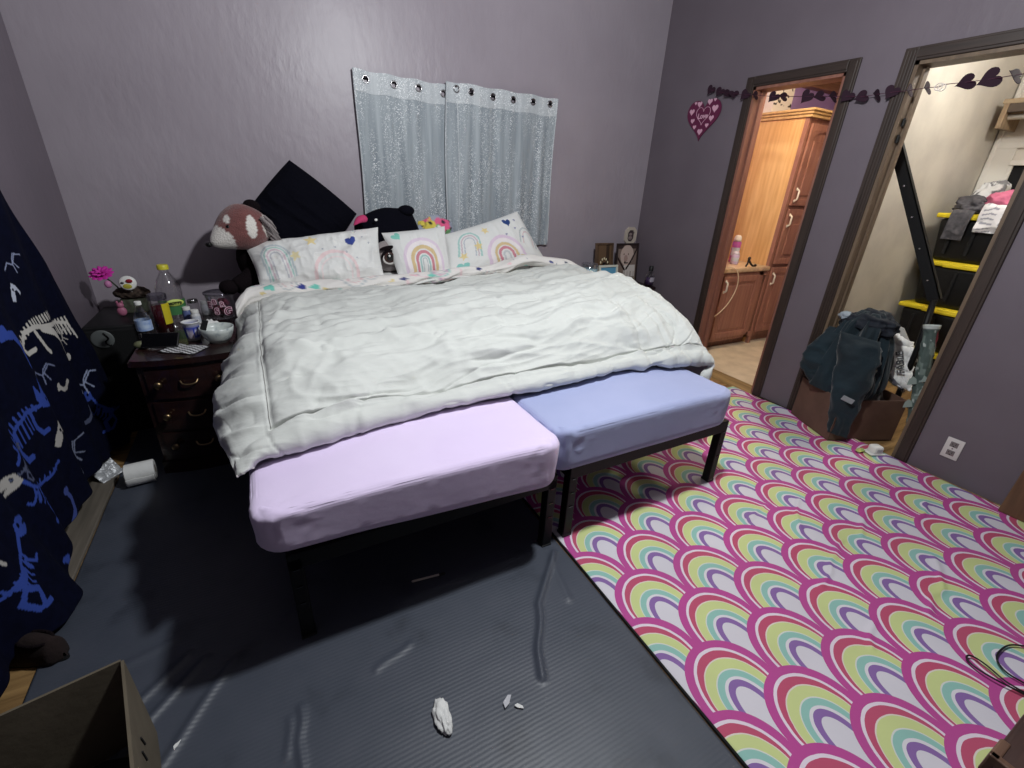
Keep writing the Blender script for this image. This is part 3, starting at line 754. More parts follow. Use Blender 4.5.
def pillow(name, label, cat, cr, thick, nrm, material, painter=None, group=None, seed=0, nu=150, nv=100, wr=0.006, pinch=0.035, base=None, lump=1.0):
    """cr: TL, TR, BR, BL corners in world space; nrm: the way the front looks"""
    TL, TR, BR, BL = [np.array(c, float) for c in cr]
    u, v = np.meshgrid(np.linspace(0, 1, nu), np.linspace(0, 1, nv))
    uc, vc = u*2-1, v*2-1
    pu = (uc*(1-pinch*(1-vc**2)*np.abs(uc)**1)*.5+.5); pv = (vc*(1-pinch*1.3*(1-uc**2)*np.abs(vc))*.5+.5)
    base_pts = ((1-pu)*(1-pv))[..., None]*BL+(pu*(1-pv))[..., None]*BR+((1-pu)*pv)[..., None]*TL+(pu*pv)[..., None]*TR
    n = np.array(nrm, float); n /= np.linalg.norm(n)
    prof = ((1-np.abs(uc)**2.6)*(1-np.abs(vc)**2.6))**0.55
    q = np.stack([u.ravel()*4+seed, v.ravel()*3, u.ravel()*0], 1)
    wk = wr*(ridge(q*(1.6, .9, 1), 3)*1.0+1.2*fbm(q*1.1, 2)).reshape(u.shape)*np.clip(prof*1.6, 0, 1)
    F = base_pts+n*(thick*.5*prof+wk)[..., None]; K = base_pts-n*(thick*.5*prof)[..., None]
    vs = np.concatenate([F.reshape(-1, 3), K.reshape(-1, 3)]); idx = np.arange(nu*nv).reshape(nv, nu)
    qd = np.stack([idx[:-1, :-1], idx[:-1, 1:], idx[1:, 1:], idx[1:, :-1]], -1).reshape(-1, 4)
    f = qd.tolist()+(qd[:, ::-1]+nu*nv).tolist()
    bnd = list(idx[0, :])+list(idx[1:, -1])+list(idx[-1, -2::-1])+list(idx[-2:0:-1, 0])
    for a, b in zip(bnd, bnd[1:]+bnd[:1]): f.append([int(b), int(a), int(a+nu*nv), int(b+nu*nv)])
    o = link(name, (vs, f), material, smooth=True)
    if painter:
        col = np.tile(np.array(lin(WHITE)[:3]), (nu*nv, 1))
        W_ = np.linalg.norm(TR-TL); H_ = np.linalg.norm(TL-BL)
        painter(col, (u*W_).ravel(), (v*H_).ravel(), W_, H_)
        paint(o, np.concatenate([col, col]))
    rebase(o, base or tuple(((BL+BR)/2)))
    return tag(o, label, cat, group)

def pp1(col, u, v, W_, H_):
    m_bow(col, u, v, .17*W_, .55*H_, .085, [(1, .86, (176, 190, 196)), (.8, .7, (150, 200, 192)), (.6, .5, (206, 176, 190)), (.4, .3, (180, 180, 190))], .1, 1.6)
    m_star(col, u, v, .45*W_, .80*H_, .04, (232, 208, 138)); m_star(col, u, v, .31*W_, .52*H_, .035, (238, 222, 168), .3)
    m_heart(col, u, v, .75*W_, .70*H_, .036, (54, 72, 148), .1)
    m_bow(col, u, v, .60*W_, .12*H_, .14, [(1, .86, (236, 204, 206)), (.72, .64, (240, 222, 222))], 0, .3)
    for a, b in ((.62, .62), (.70, .5), (.9, .66), (.85, .8), (.52, .6), (.78, .38)): m_star(col, u, v, a*W_, b*H_, .009, (160, 166, 178))
    m_bow(col, u, v, .82*W_, .96*H_, .03, BOW_TEAL, .4)
def pp2(col, u, v, W_, H_):
    m_bow(col, u, v, .50*W_, .28*H_, .155, [(1, .86, (226, 204, 224)), (.86, .68, (244, 234, 236)), (.66, .50, (214, 182, 112)), (.44, .31, (198, 90, 112)), (.25, .17, (140, 188, 184)), (.13, .08, (170, 180, 184))], .05, 1.4)
    m_heart(col, u, v, .16*W_, .84*H_, .034, (136, 206, 192), .5)
def pp3(col, u, v, W_, H_):
    m_bow(col, u, v, .22*W_, .62*H_, .075, [(1, .84, (142, 194, 188)), (.74, .62, (196, 168, 180)), (.5, .4, (170, 176, 190))], -.15, 1.3)
    m_star(col, u, v, .30*W_, .50*H_, .034, (226, 204, 136)); m_star(col, u, v, .13*W_, .34*H_, .03, (226, 204, 136), .4)
    m_star(col, u, v, .44*W_, .80*H_, .03, (232, 208, 138), .2); m_heart(col, u, v, .74*W_, .84*H_, .03, (38, 66, 126), -.2)
    m_bow(col, u, v, .57*W_, .24*H_, .125, [(1, .84, (222, 196, 220)), (.84, .66, (242, 232, 234)), (.62, .48, (214, 182, 116)), (.42, .28, (200, 88, 116)), (.2, .1, (190, 194, 198))], .15, .7)
    m_heart(col, u, v, .12*W_, .10*H_, .04, (140, 200, 192)); m_bow(col, u, v, .90*W_, .50*H_, .06, BOW_GREY, -.5, .9)
    for a, b in ((.85, .85), (.80, .7), (.84, .52), (.66, .62)): m_heart(col, u, v, a*W_, b*H_, .009, (150, 150, 176))
G = 'rainbow print pillows against the wall'
pillow('pillow', 'long rainbow print pillow at the left, navy heart near its top right', 'pillow', [(-.097, 3.10, .996), (.677, 3.10, 1.092), (.650, 2.88, .80), (-.045, 2.88, .78)], .15, (0, -.8, .45), M['painted_fabric'], pp1, G, 1, wr=.013)
pillow('pillow', 'small square pillow in the middle with one large rainbow', 'pillow', [(.692, 3.08, 1.058), (1.122, 3.08, 1.102), (1.10, 2.90, .80), (.745, 2.90, .80)], .14, (0, -.85, .4), M['painted_fabric'], pp2, G, 2, wr=.004)
pillow('pillow', 'tilted rainbow print pillow at the right under the curtain', 'pillow', [(1.128, 3.12, 1.040), (1.719, 3.15, 1.203), (1.93, 3.00, .84), (1.09, 2.92, .80)], .15, (.05, -.85, .4), M['painted_fabric'], pp3, G, 3, wr=.004)
pillow('cushion', 'large black cushion standing on its corner against the wall', 'cushion', [(-.124, 3.27, 1.066), (.224, 3.34, 1.455), (.589, 3.31, 1.155), (.25, 3.20, .80)], .16, (-.1, -.9, .3), M['black_fabric'], None, None, 4, wr=.007, pinch=-.035, base=(.25, 3.2, .80))

# ------------------------------------------------------------------ plush toys at the head of the bed
def skin_blob(parts, res=None):
    bm = B()
    for p in parts: ball(bm, *p)
    return bm
def build_panda():
    r = thing('plush_toy', 'red panda plush with white snout leaning at the left end of the pillows', 'plush toy', (.0, 3.12, .78))
    # body, slumped behind the long pillow
    bm = B()
    vs = ball(bm, (0.0, 3.18, .90), (.15, .13, .17)); wpart('body', bm, M['plush_dark'], r, smooth=True)
    bm = B(); tube(bm, smooth_pts([(-.02, 3.12, .86), (-.10, 3.06, .80), (-.17, 3.02, .765)], 6), [.055]*6+[.052]*4+[.05, .048, .04], 14)
    ball(bm, (-.205, 3.015, .77), (.05, .055, .042)); wpart('arm', bm, M['plush_dark'], r, smooth=True)
    # head: one surface from a displaced sphere, snout to the left
    bm = B(); vs = ball(bm, (0, 0, 0), 1.0, None, 5)
    c = np.array([-.075, 3.10, 1.085])
    for v in vs:
        p = v.co.copy(); s = Vector((p.x*.135, p.y*.12, p.z*.118))
        g = math.exp(-((p-Vector((-.80, -.42, -.42))).length/.55)**2); s += Vector((-.060, -.026, -.030))*g
        s.z += .012*math.exp(-((p-Vector((-.2, 0, .95))).length/.5)**2)
        v.co = Vector(c)+s
    hd = wpart('head', bm, M['painted_plush'], r, smooth=True)
    # coat pattern
    n = len(hd.data.vertices); a = np.empty(n*3); hd.data.vertices.foreach_get('co', a); q = a.reshape(-1, 3)+np.array(r.location)-c
    col = np.tile(np.array(lin((122, 74, 72))[:3]), (n, 1)); col *= (1+.12*fbm(q*60, 2))[:, None]
    put(col, np.linalg.norm((q-np.array([-.150, -.075, -.070]))*(.9, .8, 1.05), axis=1) < .092, (228, 222, 216))
    put(col, np.linalg.norm((q-np.array([-.075, -.085, .055]))*(1.5, 1, 1), axis=1) < .026, (230, 224, 218))
    put(col, np.linalg.norm((q-np.array([.038, -.105, .015]))*(2.0, .8, .8), axis=1) < .050, (230, 224, 218))
    put(col, np.linalg.norm((q-np.array([.125, -.05, .02]))*(1.6, .6, .7), axis=1) < .055, (206, 196, 190))
    put(col, np.linalg.norm((q-np.array([.02, .12, -.02])), axis=1) < .10, (60, 42, 44))
    paint(hd, col)
    bm = B(); ball(bm, (-.258, 3.022, 1.006), (.018, .018, .015)); wpart('nose', bm, M['gloss_black'], r, smooth=True)
    for ec in ((-.196, 3.045, 1.085), (-.15, 3.0, 1.10)):
        bm = B(); ball(bm, ec, (.011, .010, .011)); wpart('eye', bm, M['gloss_black'], r, smooth=True)
    for ex, ey, ez in ((-.020, 3.12, 1.198), (-.06, 3.20, 1.17)):
        bm = B(); ball(bm, (ex, ey, ez), (.045, .025, .038), (0, .3, 0)); e = wpart('ear', bm, M['plush_dark'], r, smooth=True)
    # cheek ruff
    bm = B()
    rr = random.Random(4)
    for k in range(46):
        t = k/45; p0 = Vector((.02+.055*t+rr.uniform(-.012, .012), 3.00+.05*t, 1.16-.16*t+rr.uniform(-.01, .01)))
        tube(bm, [p0, p0+Vector((.03, -.004, -.03)), p0+Vector((.05, 0, -.065+rr.uniform(-.01, .01)))], [.007, .006, .001], 6)
    wpart('cheek_ruff', bm, M['plush_grey'], r, smooth=True)
M['painted_plush'] = mat('patterned plush', (124, 74, 70), 1.0, attr='Col', bump=0.7, bscale=130, sheen=0.35)
build_panda()
def build_bird():
    r = thing('plush_toy', 'black bird plush with pink beak lying behind the long and square pillows', 'plush toy', (.74, 3.2, .80))
    bm = B(); vs = ball(bm, (0, 0, 0), 1.0, None, 5)
    for v in vs:
        p = v.co.copy(); s = Vector((p.x*.21, p.y*.13, p.z*.20))
        s.x -= .05*math.exp(-((p-Vector((-.8, -.2, .5))).length/.4)**2)
        s.z += .045*math.exp(-((p-Vector((.62, -.1, .78))).length/.28)**2)
        v.co = Vector((.775, 3.20, 1.005))+s
    wpart('body', bm, M['black_fabric'], r, smooth=True)
    bm = B(); ball(bm, (.885, 3.17, 1.19), (.055, .05, .035)); wpart('crest', bm, M['black_fabric'], r, smooth=True)
    bm = B(); tube(bm, smooth_pts([(.59, 3.08, 1.145), (.555, 3.06, 1.138), (.518, 3.045, 1.108)], 5), [.032, .032, .031, .03, .028, .026, .024, .02, .015, .009, .003], 12, flat=.7); wpart('beak', bm, M['pink_plush'], r, smooth=True)
    bm = B(); ball(bm, (.662, 3.075, 1.138), (.010, .006, .008)); wpart('eye', bm, M['white_plastic'], r, smooth=True)
    bm = B(); ball(bm, (.86, 3.10, .93), (.06, .03, .14), (.2, .2, 0)); wpart('wing', bm, M['black_fabric'], r, smooth=True)
build_bird()
def build_bigeye():
    r = thing('plush_toy', 'grey plush face with one big brown glossy eye between long and square pillows', 'plush toy', (.735, 3.02, .80))
    bm = B(); ball(bm, (.730, 3.06, .915), (.12, .07, .10)); wpart('face', bm, M['plush_grey'], r, smooth=True)
    e = (.712, 2.985, .915)
    def disc(rx, rz, off, m, nm, par, dx=0, dz=0):
        bm = B(); ball(bm, (e[0]+dx, e[1]-off, e[2]+dz), (rx, .010, rz)); return wpart(nm, bm, m, par, smooth=True)
    disc(.055, .046, .000, M['plush_dark'], 'eye_rim', r, .002, .006)
    disc(.046, .036, .006, plain('eye white', (226, 220, 216), 0.3), 'eye_white', r, 0, -.006)
    disc(.036, .034, .012, plain('iris brown', (66, 46, 42), 0.15), 'iris', r, -.002, .004)
    disc(.022, .024, .018, M['gloss_black'], 'pupil', r, -.002, .006)
    disc(.007, .008, .026, M['white_plastic'], 'highlight', r, -.006, .016)
    bm = B(); ball(bm, (.70, 2.99, .975), (.05, .012, .014), (0, -.2, 0)); wpart('brow', bm, M['plush_dark'], r, smooth=True)
build_bigeye()
def build_bundle():
    bm = B(); vs = ball(bm, (0, 0, 0), 1.0, None, 5)
    q = np.array([v.co[:] for v in vs]); k = 1+.14*ridge(q*2.2, 2)+.08*fbm(q*3, 2)
    for v, s in zip(vs, k): v.co = Vector((v.co.x*.13*s, v.co.y*.07*s, v.co.z*.11*s))
    o = link('plush_toy', bm, M['painted_fabric'], smooth=True); o.location = (1.12, 3.28, 1.03)
    a = np.empty(len(o.data.vertices)*3); o.data.vertices.foreach_get('co', a); p = a.reshape(-1, 3)
    col = np.tile(np.array(lin((160, 166, 182))[:3]), (len(p), 1)); u, v = p[:, 0], p[:, 2]
    rr = random.Random(3)
    for c, n, s in (((226, 206, 90), 9, .024), ((232, 110, 150), 8, .026), ((40, 40, 50), 12, .010), ((120, 176, 120), 5, .016), ((235, 232, 230), 8, .012)):
        for _ in range(n):
            cx, cy = rr.uniform(-.11, .11), rr.uniform(-.02, .10); put(col, np.hypot((u-cx)*1.0, (v-cy)*1.3) < s*rr.uniform(.7, 1.3), c)
    put(col, (np.hypot(u-.06, (v-.075)*1.4) < .045), (232, 100, 144)); put(col, (np.hypot(u+.045, (v-.07)*1.4) < .035), (226, 208, 92)); put(col, np.hypot(u-.05, (v-.085)*2) < .02, (60, 40, 60)); put(col, np.hypot(u+.05, (v-.08)*2) < .012, (40, 40, 40))
    paint(o, col); tag(o, 'small yellow and pink patterned toy peeking out above the square pillow', 'plush toy')
build_bundle()

# ------------------------------------------------------------------ sheer window curtains
def sheer_mat(name, base, lo_, hi_, dens):
    m = bpy.data.materials.new(name); m.use_nodes = True; t = NT(m.node_tree); b = m.node_tree.nodes['Principled BSDF']
    tc = t.n('ShaderNodeTexCoord')
    n1 = t.n('ShaderNodeTexNoise'); n1.inputs['Scale'].default_value = 1.0; n1.inputs['Detail'].default_value = 4
    mp = t.n('ShaderNodeMapping'); mp.inputs['Scale'].default_value = (26, 26, 1.6); t.l(tc.outputs['Object'], mp.inputs['Vector']); t.l(mp.outputs['Vector'], n1.inputs['Vector'])
    vo = t.n('ShaderNodeTexVoronoi'); vo.inputs['Scale'].default_value = 170; t.l(tc.outputs['Object'], vo.inputs['Vector'])
    sp = t.n('ShaderNodeSeparateColor'); t.l(vo.outputs['Color'], sp.inputs['Color'])
    n2 = t.n('ShaderNodeTexNoise'); n2.inputs['Scale'].default_value = 1.0; n2.inputs['Detail'].default_value = 3
    mp2 = t.n('ShaderNodeMapping'); mp2.inputs['Scale'].default_value = (11, 11, 2.2); t.l(tc.outputs['Object'], mp2.inputs['Vector']); t.l(mp2.outputs['Vector'], n2.inputs['Vector'])
    cr = t.n('ShaderNodeValToRGB'); cr.color_ramp.elements[0].position = .3; cr.color_ramp.elements[1].position = .7
    cr.color_ramp.elements[0].color = lin(lo_); cr.color_ramp.elements[1].color = lin(hi_); t.l(n1.outputs['Fac'], cr.inputs['Fac'])
    spark = X(t, sp.outputs[0]).gt(dens)*t.m('SMOOTH_MIN', t.m('MAXIMUM', (X(t, n2.outputs['Fac'])-0.40)*5.0, 0.0), 1.0, 0.2)*X(t, vo.outputs['Distance']).lt(0.5)
    mx = t.n('ShaderNodeMix', data_type='RGBA'); t.l(spark.k, mx.inputs[0]); t.l(cr.outputs['Color'], mx.inputs[6]); mx.inputs[7].default_value = lin((246, 248, 250))
    t.l(mx.outputs[2], b.inputs['Base Color'])
    b.inputs['Roughness'].default_value = 0.5
    bp = t.n('ShaderNodeBump'); bp.inputs['Strength'].default_value = 0.4; bp.inputs['Distance'].default_value = 0.004; t.l(sp.outputs[1], bp.inputs['Height']); t.l(bp.outputs['Normal'], b.inputs['Normal'])
    return m
M['sheer'] = sheer_mat('sequin sheer fabric', (150, 159, 166), (134, 143, 151), (170, 178, 184), 0.70)
M['sheer_top'] = sheer_mat('sequin header fabric', (182, 188, 193), (176, 182, 187), (198, 203, 207), 0.6)
def sheer_panel(x0, x1, top0, top1, label, groms, seed, ybase):
    """top edge runs from top0 to top1; z down to behind the pillows"""
    r = thing('sheer_curtain', label, 'curtain', ((x0+x1)/2, ybase, 0.95), 0, 'sheer sequin curtain panels')
    def surf(x, z, zt):
        hang = np.clip((zt-.02-z)/.5, 0.15, 1)
        yy = ybase-0.007*np.sin((x-x0)*38+seed)*hang-0.005*np.sin((x-x0)*71+seed*2+z*2)*hang-.004*np.sin((x-x0)*17+1+seed)
        return yy
    gxz = groms
    for nm, za, zb, nz, m in (('sheer_drop', -.112, None, 200, M['sheer']), ('header_band', 0.0, -.118, 40, M['sheer_top'])):
        nu = 190 if nm == 'header_band' else 150
        u = np.linspace(0, 1, nu)[None, :].repeat(nz, 0); t = np.linspace(0, 1, nz)[:, None].repeat(nu, 1)
        zt = top0+(top1-top0)*u+.004*np.sin(u*23+seed)
        z = zt+za*(1-t)+(zb if zb is not None else 0)*t if zb is not None else (zt+za)*(1-t)+0.93*t
        x = x0+(x1-x0)*u+.006*np.sin(z*5+seed)*(np.abs(u-.5)*2)
        y = surf(x, z, zt)-(0.002 if nm == 'header_band' else 0)
        P = np.stack([x, y, z], -1)
        v, f = sheet(P)
        if nm == 'header_band':
            cen = v[np.array(f)].mean(1)
            keep = np.ones(len(f), bool)
            for gx, gz in gxz: keep &= np.hypot(cen[:, 0]-gx, cen[:, 2]-gz) > .0185
            f = [q for q, k in zip(f, keep) if k]
        wpart(nm, (v, f), m, r, smooth=True)
    # stitched side hems
    for xe, nm in ((x0, 'side_hem'), (x1, 'side_hem')):
        zt = top0 if xe == x0 else top1
        zz = np.linspace(zt, 0.94, 40); s = -1 if xe == x0 else 1
        bm = B(); tube(bm, [(xe+.006*math.sin(z*5+seed), float(surf(np.array(xe), np.array(z), zt))-.004, z) for z in zz], .005, 8); wpart(nm, bm, M['sheer_top'], r, smooth=True)
    for gx, gz in gxz:
        gy = float(surf(np.array(gx), np.array(gz), 1.98))-.004
        bm = B(); k = bmesh.ops.create_circle(bm, segments=6, radius=.004); bm.clear()
        pts = [(gx+.0195*math.cos(a), gy, gz+.0195*math.sin(a)) for a in np.linspace(0, 2*PI, 29)]
        tube(bm, pts, .0042, 8, cap=False); wpart('grommet', bm, M['steel'], r, smooth=True)
    return r
sheer_panel(.655, 1.335, 1.985, 1.968, 'left sequin sheer curtain panel with four grommets in its header', [(.723, 1.936), (.899, 1.930), (1.059, 1.930), (1.232, 1.920)], 1.0, 3.374)
sheer_panel(1.245, 2.128, 1.993, 1.986, 'right sequin sheer curtain panel with six grommets in its header', [(1.32, 1.955), (1.426, 1.950), (1.594, 1.940), (1.754, 1.940), (1.92, 1.945), (2.068, 1.948)], 3.3, 3.360)
def curtain_rod():
    r = thing('curtain_rod', 'thin dark rod behind the sheer curtain headers', 'curtain rod', (1.39, 3.37, 1.945))
    bm = B(); tube(bm, [(.66, 3.389, 1.942), (2.12, 3.389, 1.950)], .005, 10); wpart('rod', bm, M['black_metal'], r, smooth=True)
    for x in (.67, 2.11):
        bm = B(); bx(bm, x-.010, x+.010, 3.386, YB, 1.93, 1.965, .002); wpart('bracket', bm, M['black_metal'], r)
curtain_rod()

# ------------------------------------------------------------------ dinosaur curtain on the left wall
def build_dino():
    nu, nv = 640, 520
    v, u = np.meshgrid(np.linspace(0, 1, nv), np.linspace(0, 1, nu), indexing='ij')
    # back edge y as a function of height
    ztop = 2.05
    zr = ztop*(1-v)
    ye = np.interp(zr.ravel(), [0, .03, .5, .95, 1.26, 2.05], [2.86, 2.87, 2.84, 2.69, 2.55, 2.26]).reshape(zr.shape)
    y0 = 0.75
    y = y0+(ye-y0)*u
    hem = np.interp(y.ravel(), [.75, 1.2, 1.45, 1.60, 1.72, 1.86, 2.1, 2.4, 2.6, 2.87], [.05, .06, .05, .012, .010, .10, .100, .115, .06, .03]).reshape(y.shape)
    z = hem+(ztop-hem)*(1-v)
    low = np.clip(1-z/.9, 0, 1)
    x = XL+.055+.014*np.sin(y*21+.6)*(.4+.6*low)+.011*np.sin(y*37+2+z*1.5)*(.3+.7*low)+.03*low
    x += .085*np.exp(-((y-1.64)/.14)**2)*np.clip(1-z/.55, 0, 1)**1.5
    x += .03*np.exp(-((y-2.80)/.10)**2)*np.clip(1-z/.7, 0, 1)
    P = np.stack([x, y, z], -1)
    o = link('dinosaur_curtain', sheet(P, 0.003), mat('navy printed curtain', (14, 18, 52), 0.95, spec=.1, attr='Col', bump=.12, bscale=180), smooth=True)
    if (grid_normals(P)[nv//2, nu//2, 0]) < 0: pass
    U, V = y.ravel(), z.ravel()
    col = np.tile(np.array(lin((8, 11, 32))[:3]), (nu*nv, 1)); col *= (1+.2*vnoise(np.stack([U*60, V*60, U*0], 1)))[:, None]
    WH, BL, GY = (176, 172, 168), (56, 78, 160), (84, 90, 116)
    def dino(cy, cz, s, c, flip=1, rot=0, kind='trex', sk=None):
        """skeleton drawn from strokes: x to the head side"""
        a, b = loc2(U, V, cy, cz, s, rot, flip)
        near = (np.abs(a) < 2.4) & (np.abs(b) < 1.6)
        aa, bb = a[near], b[near]; mk = np.zeros(aa.shape, bool); hd = np.zeros(aa.shape, bool)
        def S(p, w): nonlocal mk; mk |= stroke(aa, bb, p, w)
        if kind == 'trex':
            S([(-2.0, .5), (-1.4, .25), (-.8, .15), (-.2, .18), (.35, .4), (.7, .75)], .055)
            for k in range(9):
                t = -1.7+k*.25; S([(t, .3-.05*k), (t-.06, .42-.03*k)], .035)
            for k in range(5): S([(-.25+k*.15, .15+k*.06), (-.3+k*.17, -.30+k*.09), (-.2+k*.16, -.42+k*.1)], .032)
            S([(-.35, .12), (-.45, -.1), (-.15, -.45), (-.4, -.85), (-.15, -.95)], .085); S([(-.3, .05), (-.7, -.35), (-.55, -.8), (-.35, -.85)], .07)
            S([(.3, .2), (.5, -.1), (.65, .0)], .04); S([(-.5, .1), (-.1, .1)], .12)
            hd |= poly_in(aa, bb, [(.6, .72), (.8, 1.0), (1.1, 1.0), (1.45, .78), (1.45, .66), (1.1, .68), (1.4, .55), (1.35, .48), (.95, .52), (.75, .6)]) & ~(np.hypot(aa-.92, bb-.85) < .07)
        elif kind == 'stego':
            S([(-1.6, -.1), (-1.0, .15), (-.4, .3), (.2, .3), (.7, .15), (1.0, .1)], .06)
            for k in range(9): S([(-1.3+k*.25, .1+.2*math.sin(k/8*PI)), (-1.35+k*.25, .28+.25*math.sin(k/8*PI))], .05)
            for k in range(6): S([(-.6+k*.2, .25), (-.65+k*.2, -.25)], .035)
            S([(-.7, .2), (-.85, -.3), (-.7, -.7), (-.5, -.72)], .09); S([(.45, .2), (.35, -.3), (.5, -.62), (.7, -.64)], .08)
            hd |= poly_in(aa, bb, [(.9, .3), (1.05, .75), (1.15, .35), (1.45, .8), (1.35, .25), (1.75, -.05), (1.6, -.25), (1.2, -.15), (.95, 0)]) & ~(np.hypot(aa-1.3, bb-.08) < .06)
        elif kind == 'skull':
            hd |= poly_in(aa, bb, [(-.9, -.3), (-.5, .2), (0, .55), (.4, .8), (.8, .2), (.9, -.7), (.6, -.75), (.55, -.2), (.2, .1), (-.1, -.25), (-.6, -.6)]) & ~(np.hypot(aa-.1, bb-.25) < .13)
        elif kind == 'bone':
            S([(-.9, -.8), (-.2, -.5), (.15, 0), (.1, .6)], .16); S([(.0, .6), (.3, .5)], .15)
        elif kind == 'ptero':
            S([(0, 0), (.8, .5), (1.5, .1)], .05); S([(0, 0), (-.7, .5), (-1.4, .3)], .05); S([(0, .0), (0, -.6)], .06); S([(.2, .1), (.5, -.5)], .04); S([(0, 0), (.25, .35), (.7, .6)], .05)
        elif kind == 'walk':
            # skeleton seen walking with arched neck and rib fan
            S([(-1.6, .05), (-1.2, .45), (-.7, .5), (-.2, .4), (.5, .3), (1.0, .25)], .07)
            for k in range(14): S([(-1.55+k*.17, .1+.4*math.sin(min(k, 6)/6*PI/2)), (-1.62+k*.17, .3+.4*math.sin(min(k, 6)/6*PI/2))], .045)
            S([(-1.6, .05), (-1.35, -.15), (-1.0, -.1)], .07)
            S([(-.2, .35), (.35, .1), (.9, -.35), (.85, -.95), (1.25, -1.0)], .12); S([(-.7, .35), (-.4, -.25), (-.25, -.4)], .08)
            for k in range(6): S([(.9+k*.16, .3), (1.05+k*.16, -.1-k*.05)], .04)
            S([(1.1, .25), (1.7, .1), (1.95, -.5)], .05)
        sub = col[near]
        put(sub, mk, c); put(sub, hd, sk or c); col[near] = sub
    dino(2.44, .72, .130, (200, 196, 190), 1, -.05, 'walk')
    dino(2.40, 1.02, .05, (150, 158, 190), 1, .3, 'ptero'); dino(2.33, .93, .04, (190, 196, 214), 1, .5, 'skull')
    dino(2.16, .80, .10, BL, 1, 1.2, 'bone'); dino(2.02, .52, .125, BL, 1, .15, 'stego')
    dino(2.37, .52, .055, WH, -1, .8, 'bone'); dino(2.165, .405, .062, WH, 1, .1, 'skull')
    dino(2.66, .26, .10, BL, -1, -.5, 'trex'); dino(2.62, .43, .075, (150, 160, 190), 1, .2, 'ptero')
    dino(1.865, .445, .055, GY, 1, .2, 'trex'); dino(1.86, .325, .115, BL, -1, -.25, 'trex', WH)
    dino(1.57, .23, .12, BL, 1, .1, 'trex'); dino(1.80, .05, .06, BL, 1, .4, 'bone')
    dino(2.29, .61, .06, (120, 128, 160), 1, 0, 'ptero'); dino(2.60, .66, .05, WH, 1, .5, 'ptero')
    dino(2.5, .33, .06, GY, 1, -.6, 'bone'); dino(2.28, .24, .07, (120, 126, 150), 1, .6, 'ptero')
    dino(2.05, .17, .08, (70, 84, 150), 1, .3, 'bone'); dino(1.55, .55, .12, BL, 1, .1, 'stego'); dino(1.8, .9, .11, WH, 1, .1, 'walk')
    dino(2.35, 1.2, .05, (110, 120, 160), 1, .1, 'ptero'); dino(1.4, .9, .12, BL, 1, .1, 'trex', WH); dino(1.9, 1.35, .12, BL, 1, .1, 'stego'); dino(1.3, .35, .11, WH, 1, .1, 'walk')
    paint(o, col)
    rebase(o, (XL+.06, 1.8, 0.02))
    tag(o, 'navy blue curtain printed with dinosaur skeletons on the left wall', 'curtain')
    r = thing('curtain_rod', 'dark curtain rod carrying the dinosaur curtain on the left wall', 'curtain rod', (XL+.05, 1.5, 2.04))
    bm = B(); tube(bm, [(XL+.05, .7, 2.055), (XL+.05, 2.35, 2.055)], .011, 12); wpart('rod', bm, M['black_metal'], r, smooth=True)
    for yy in (.72, 2.33):
        bm = B(); bx(bm, XL, XL+.06, yy-.008, yy+.008, 2.035, 2.075, .002); wpart('bracket', bm, M['black_metal'], r)
build_dino()

# ------------------------------------------------------------------ left nightstand and what stands on it
NS = 0.60
def nightstand(name, label, x0, x1, y0, y1, rows, group, bow=0.03):
    cx, cy = (x0+x1)/2, (y0+y1)/2
    r = thing(name, label, 'nightstand', (cx, cy, 0), 0, group)
    w, d = x1-x0, y1-y0
    def front(n=16, off=0.0, inset=0.0):
        return [(x0+inset+(w-2*inset)*i/n, y0-off-bow*math.sin(PI*i/n)) for i in range(n+1)]
    bm = B(); prism(bm, front(off=.02)+[(x1, y1), (x0, y1)], .028, Matrix.Translation((0, 0, NS-.028)))
    bmesh.ops.bevel(bm, geom=[e for e in bm.edges if e.calc_length() > .01 and all(abs(v.co.z-NS) < 1e-4 for v in e.verts)], offset=.007, segments=3, affect='EDGES')
    wpart('top', bm, M['dark_wood'], r, angle=40)
    bm = B(); prism(bm, front(inset=.02)+[(x1-.02, y1-.01), (x0+.02, y1-.01)], NS-.028-.07, Matrix.Translation((0, 0, .07))); wpart('body', bm, M['dark_wood'], r, angle=40)
    bm = B(); prism(bm, front(off=.008, inset=.01)+[(x1-.01, y1-.01), (x0+.01, y1-.01)], .07); wpart('plinth', bm, M['dark_wood'], r, angle=40)
    hh = (NS-.028-.09)/rows
    for k in range(rows):
        z0 = .085+k*hh; bm = B()
        f = front(inset=.045, off=.014); g = front(inset=.045, off=-.004)
        prism(bm, f+g[::-1], hh-.02, Matrix.Translation((0, 0, z0)))
        dr = wpart('drawer', bm, M['dark_wood'], r, angle=40)
        for fx in (.22, .78):
            xx = x0+w*fx; yy = y0-.014-bow*math.sin(PI*fx)
            bm = B(); lathe(bm, [(0, 0), (.010, 0), (.007, .008), (.008, .014), (.016, .020), (.017, .026), (.010, .031), (0, .032)], (xx, yy, z0+hh*.5), 20, (PI/2, 0, 0))
            o = link('knob', bm, M['brass'], dr, smooth=True); o.data.transform(Matrix.Translation(-r.location))
        xx = cx; yy = y0-.016-bow
        bm = B(); tube(bm, smooth_pts([(xx-.035, yy, z0+hh*.55), (xx-.025, yy-.014, z0+hh*.47), (xx, yy-.018, z0+hh*.44), (xx+.025, yy-.014, z0+hh*.47), (xx+.035, yy, z0+hh*.55)], 5), .004, 8)
        o = link('drawer_pull', bm, M['brass'], dr, smooth=True); o.data.transform(Matrix.Translation(-r.location))
    return r
nightstand('nightstand', 'dark cherry nightstand crowded with bottles at the left of the bed', -.60, -.185, 2.40, 3.16, 3, 'dark nightstands')
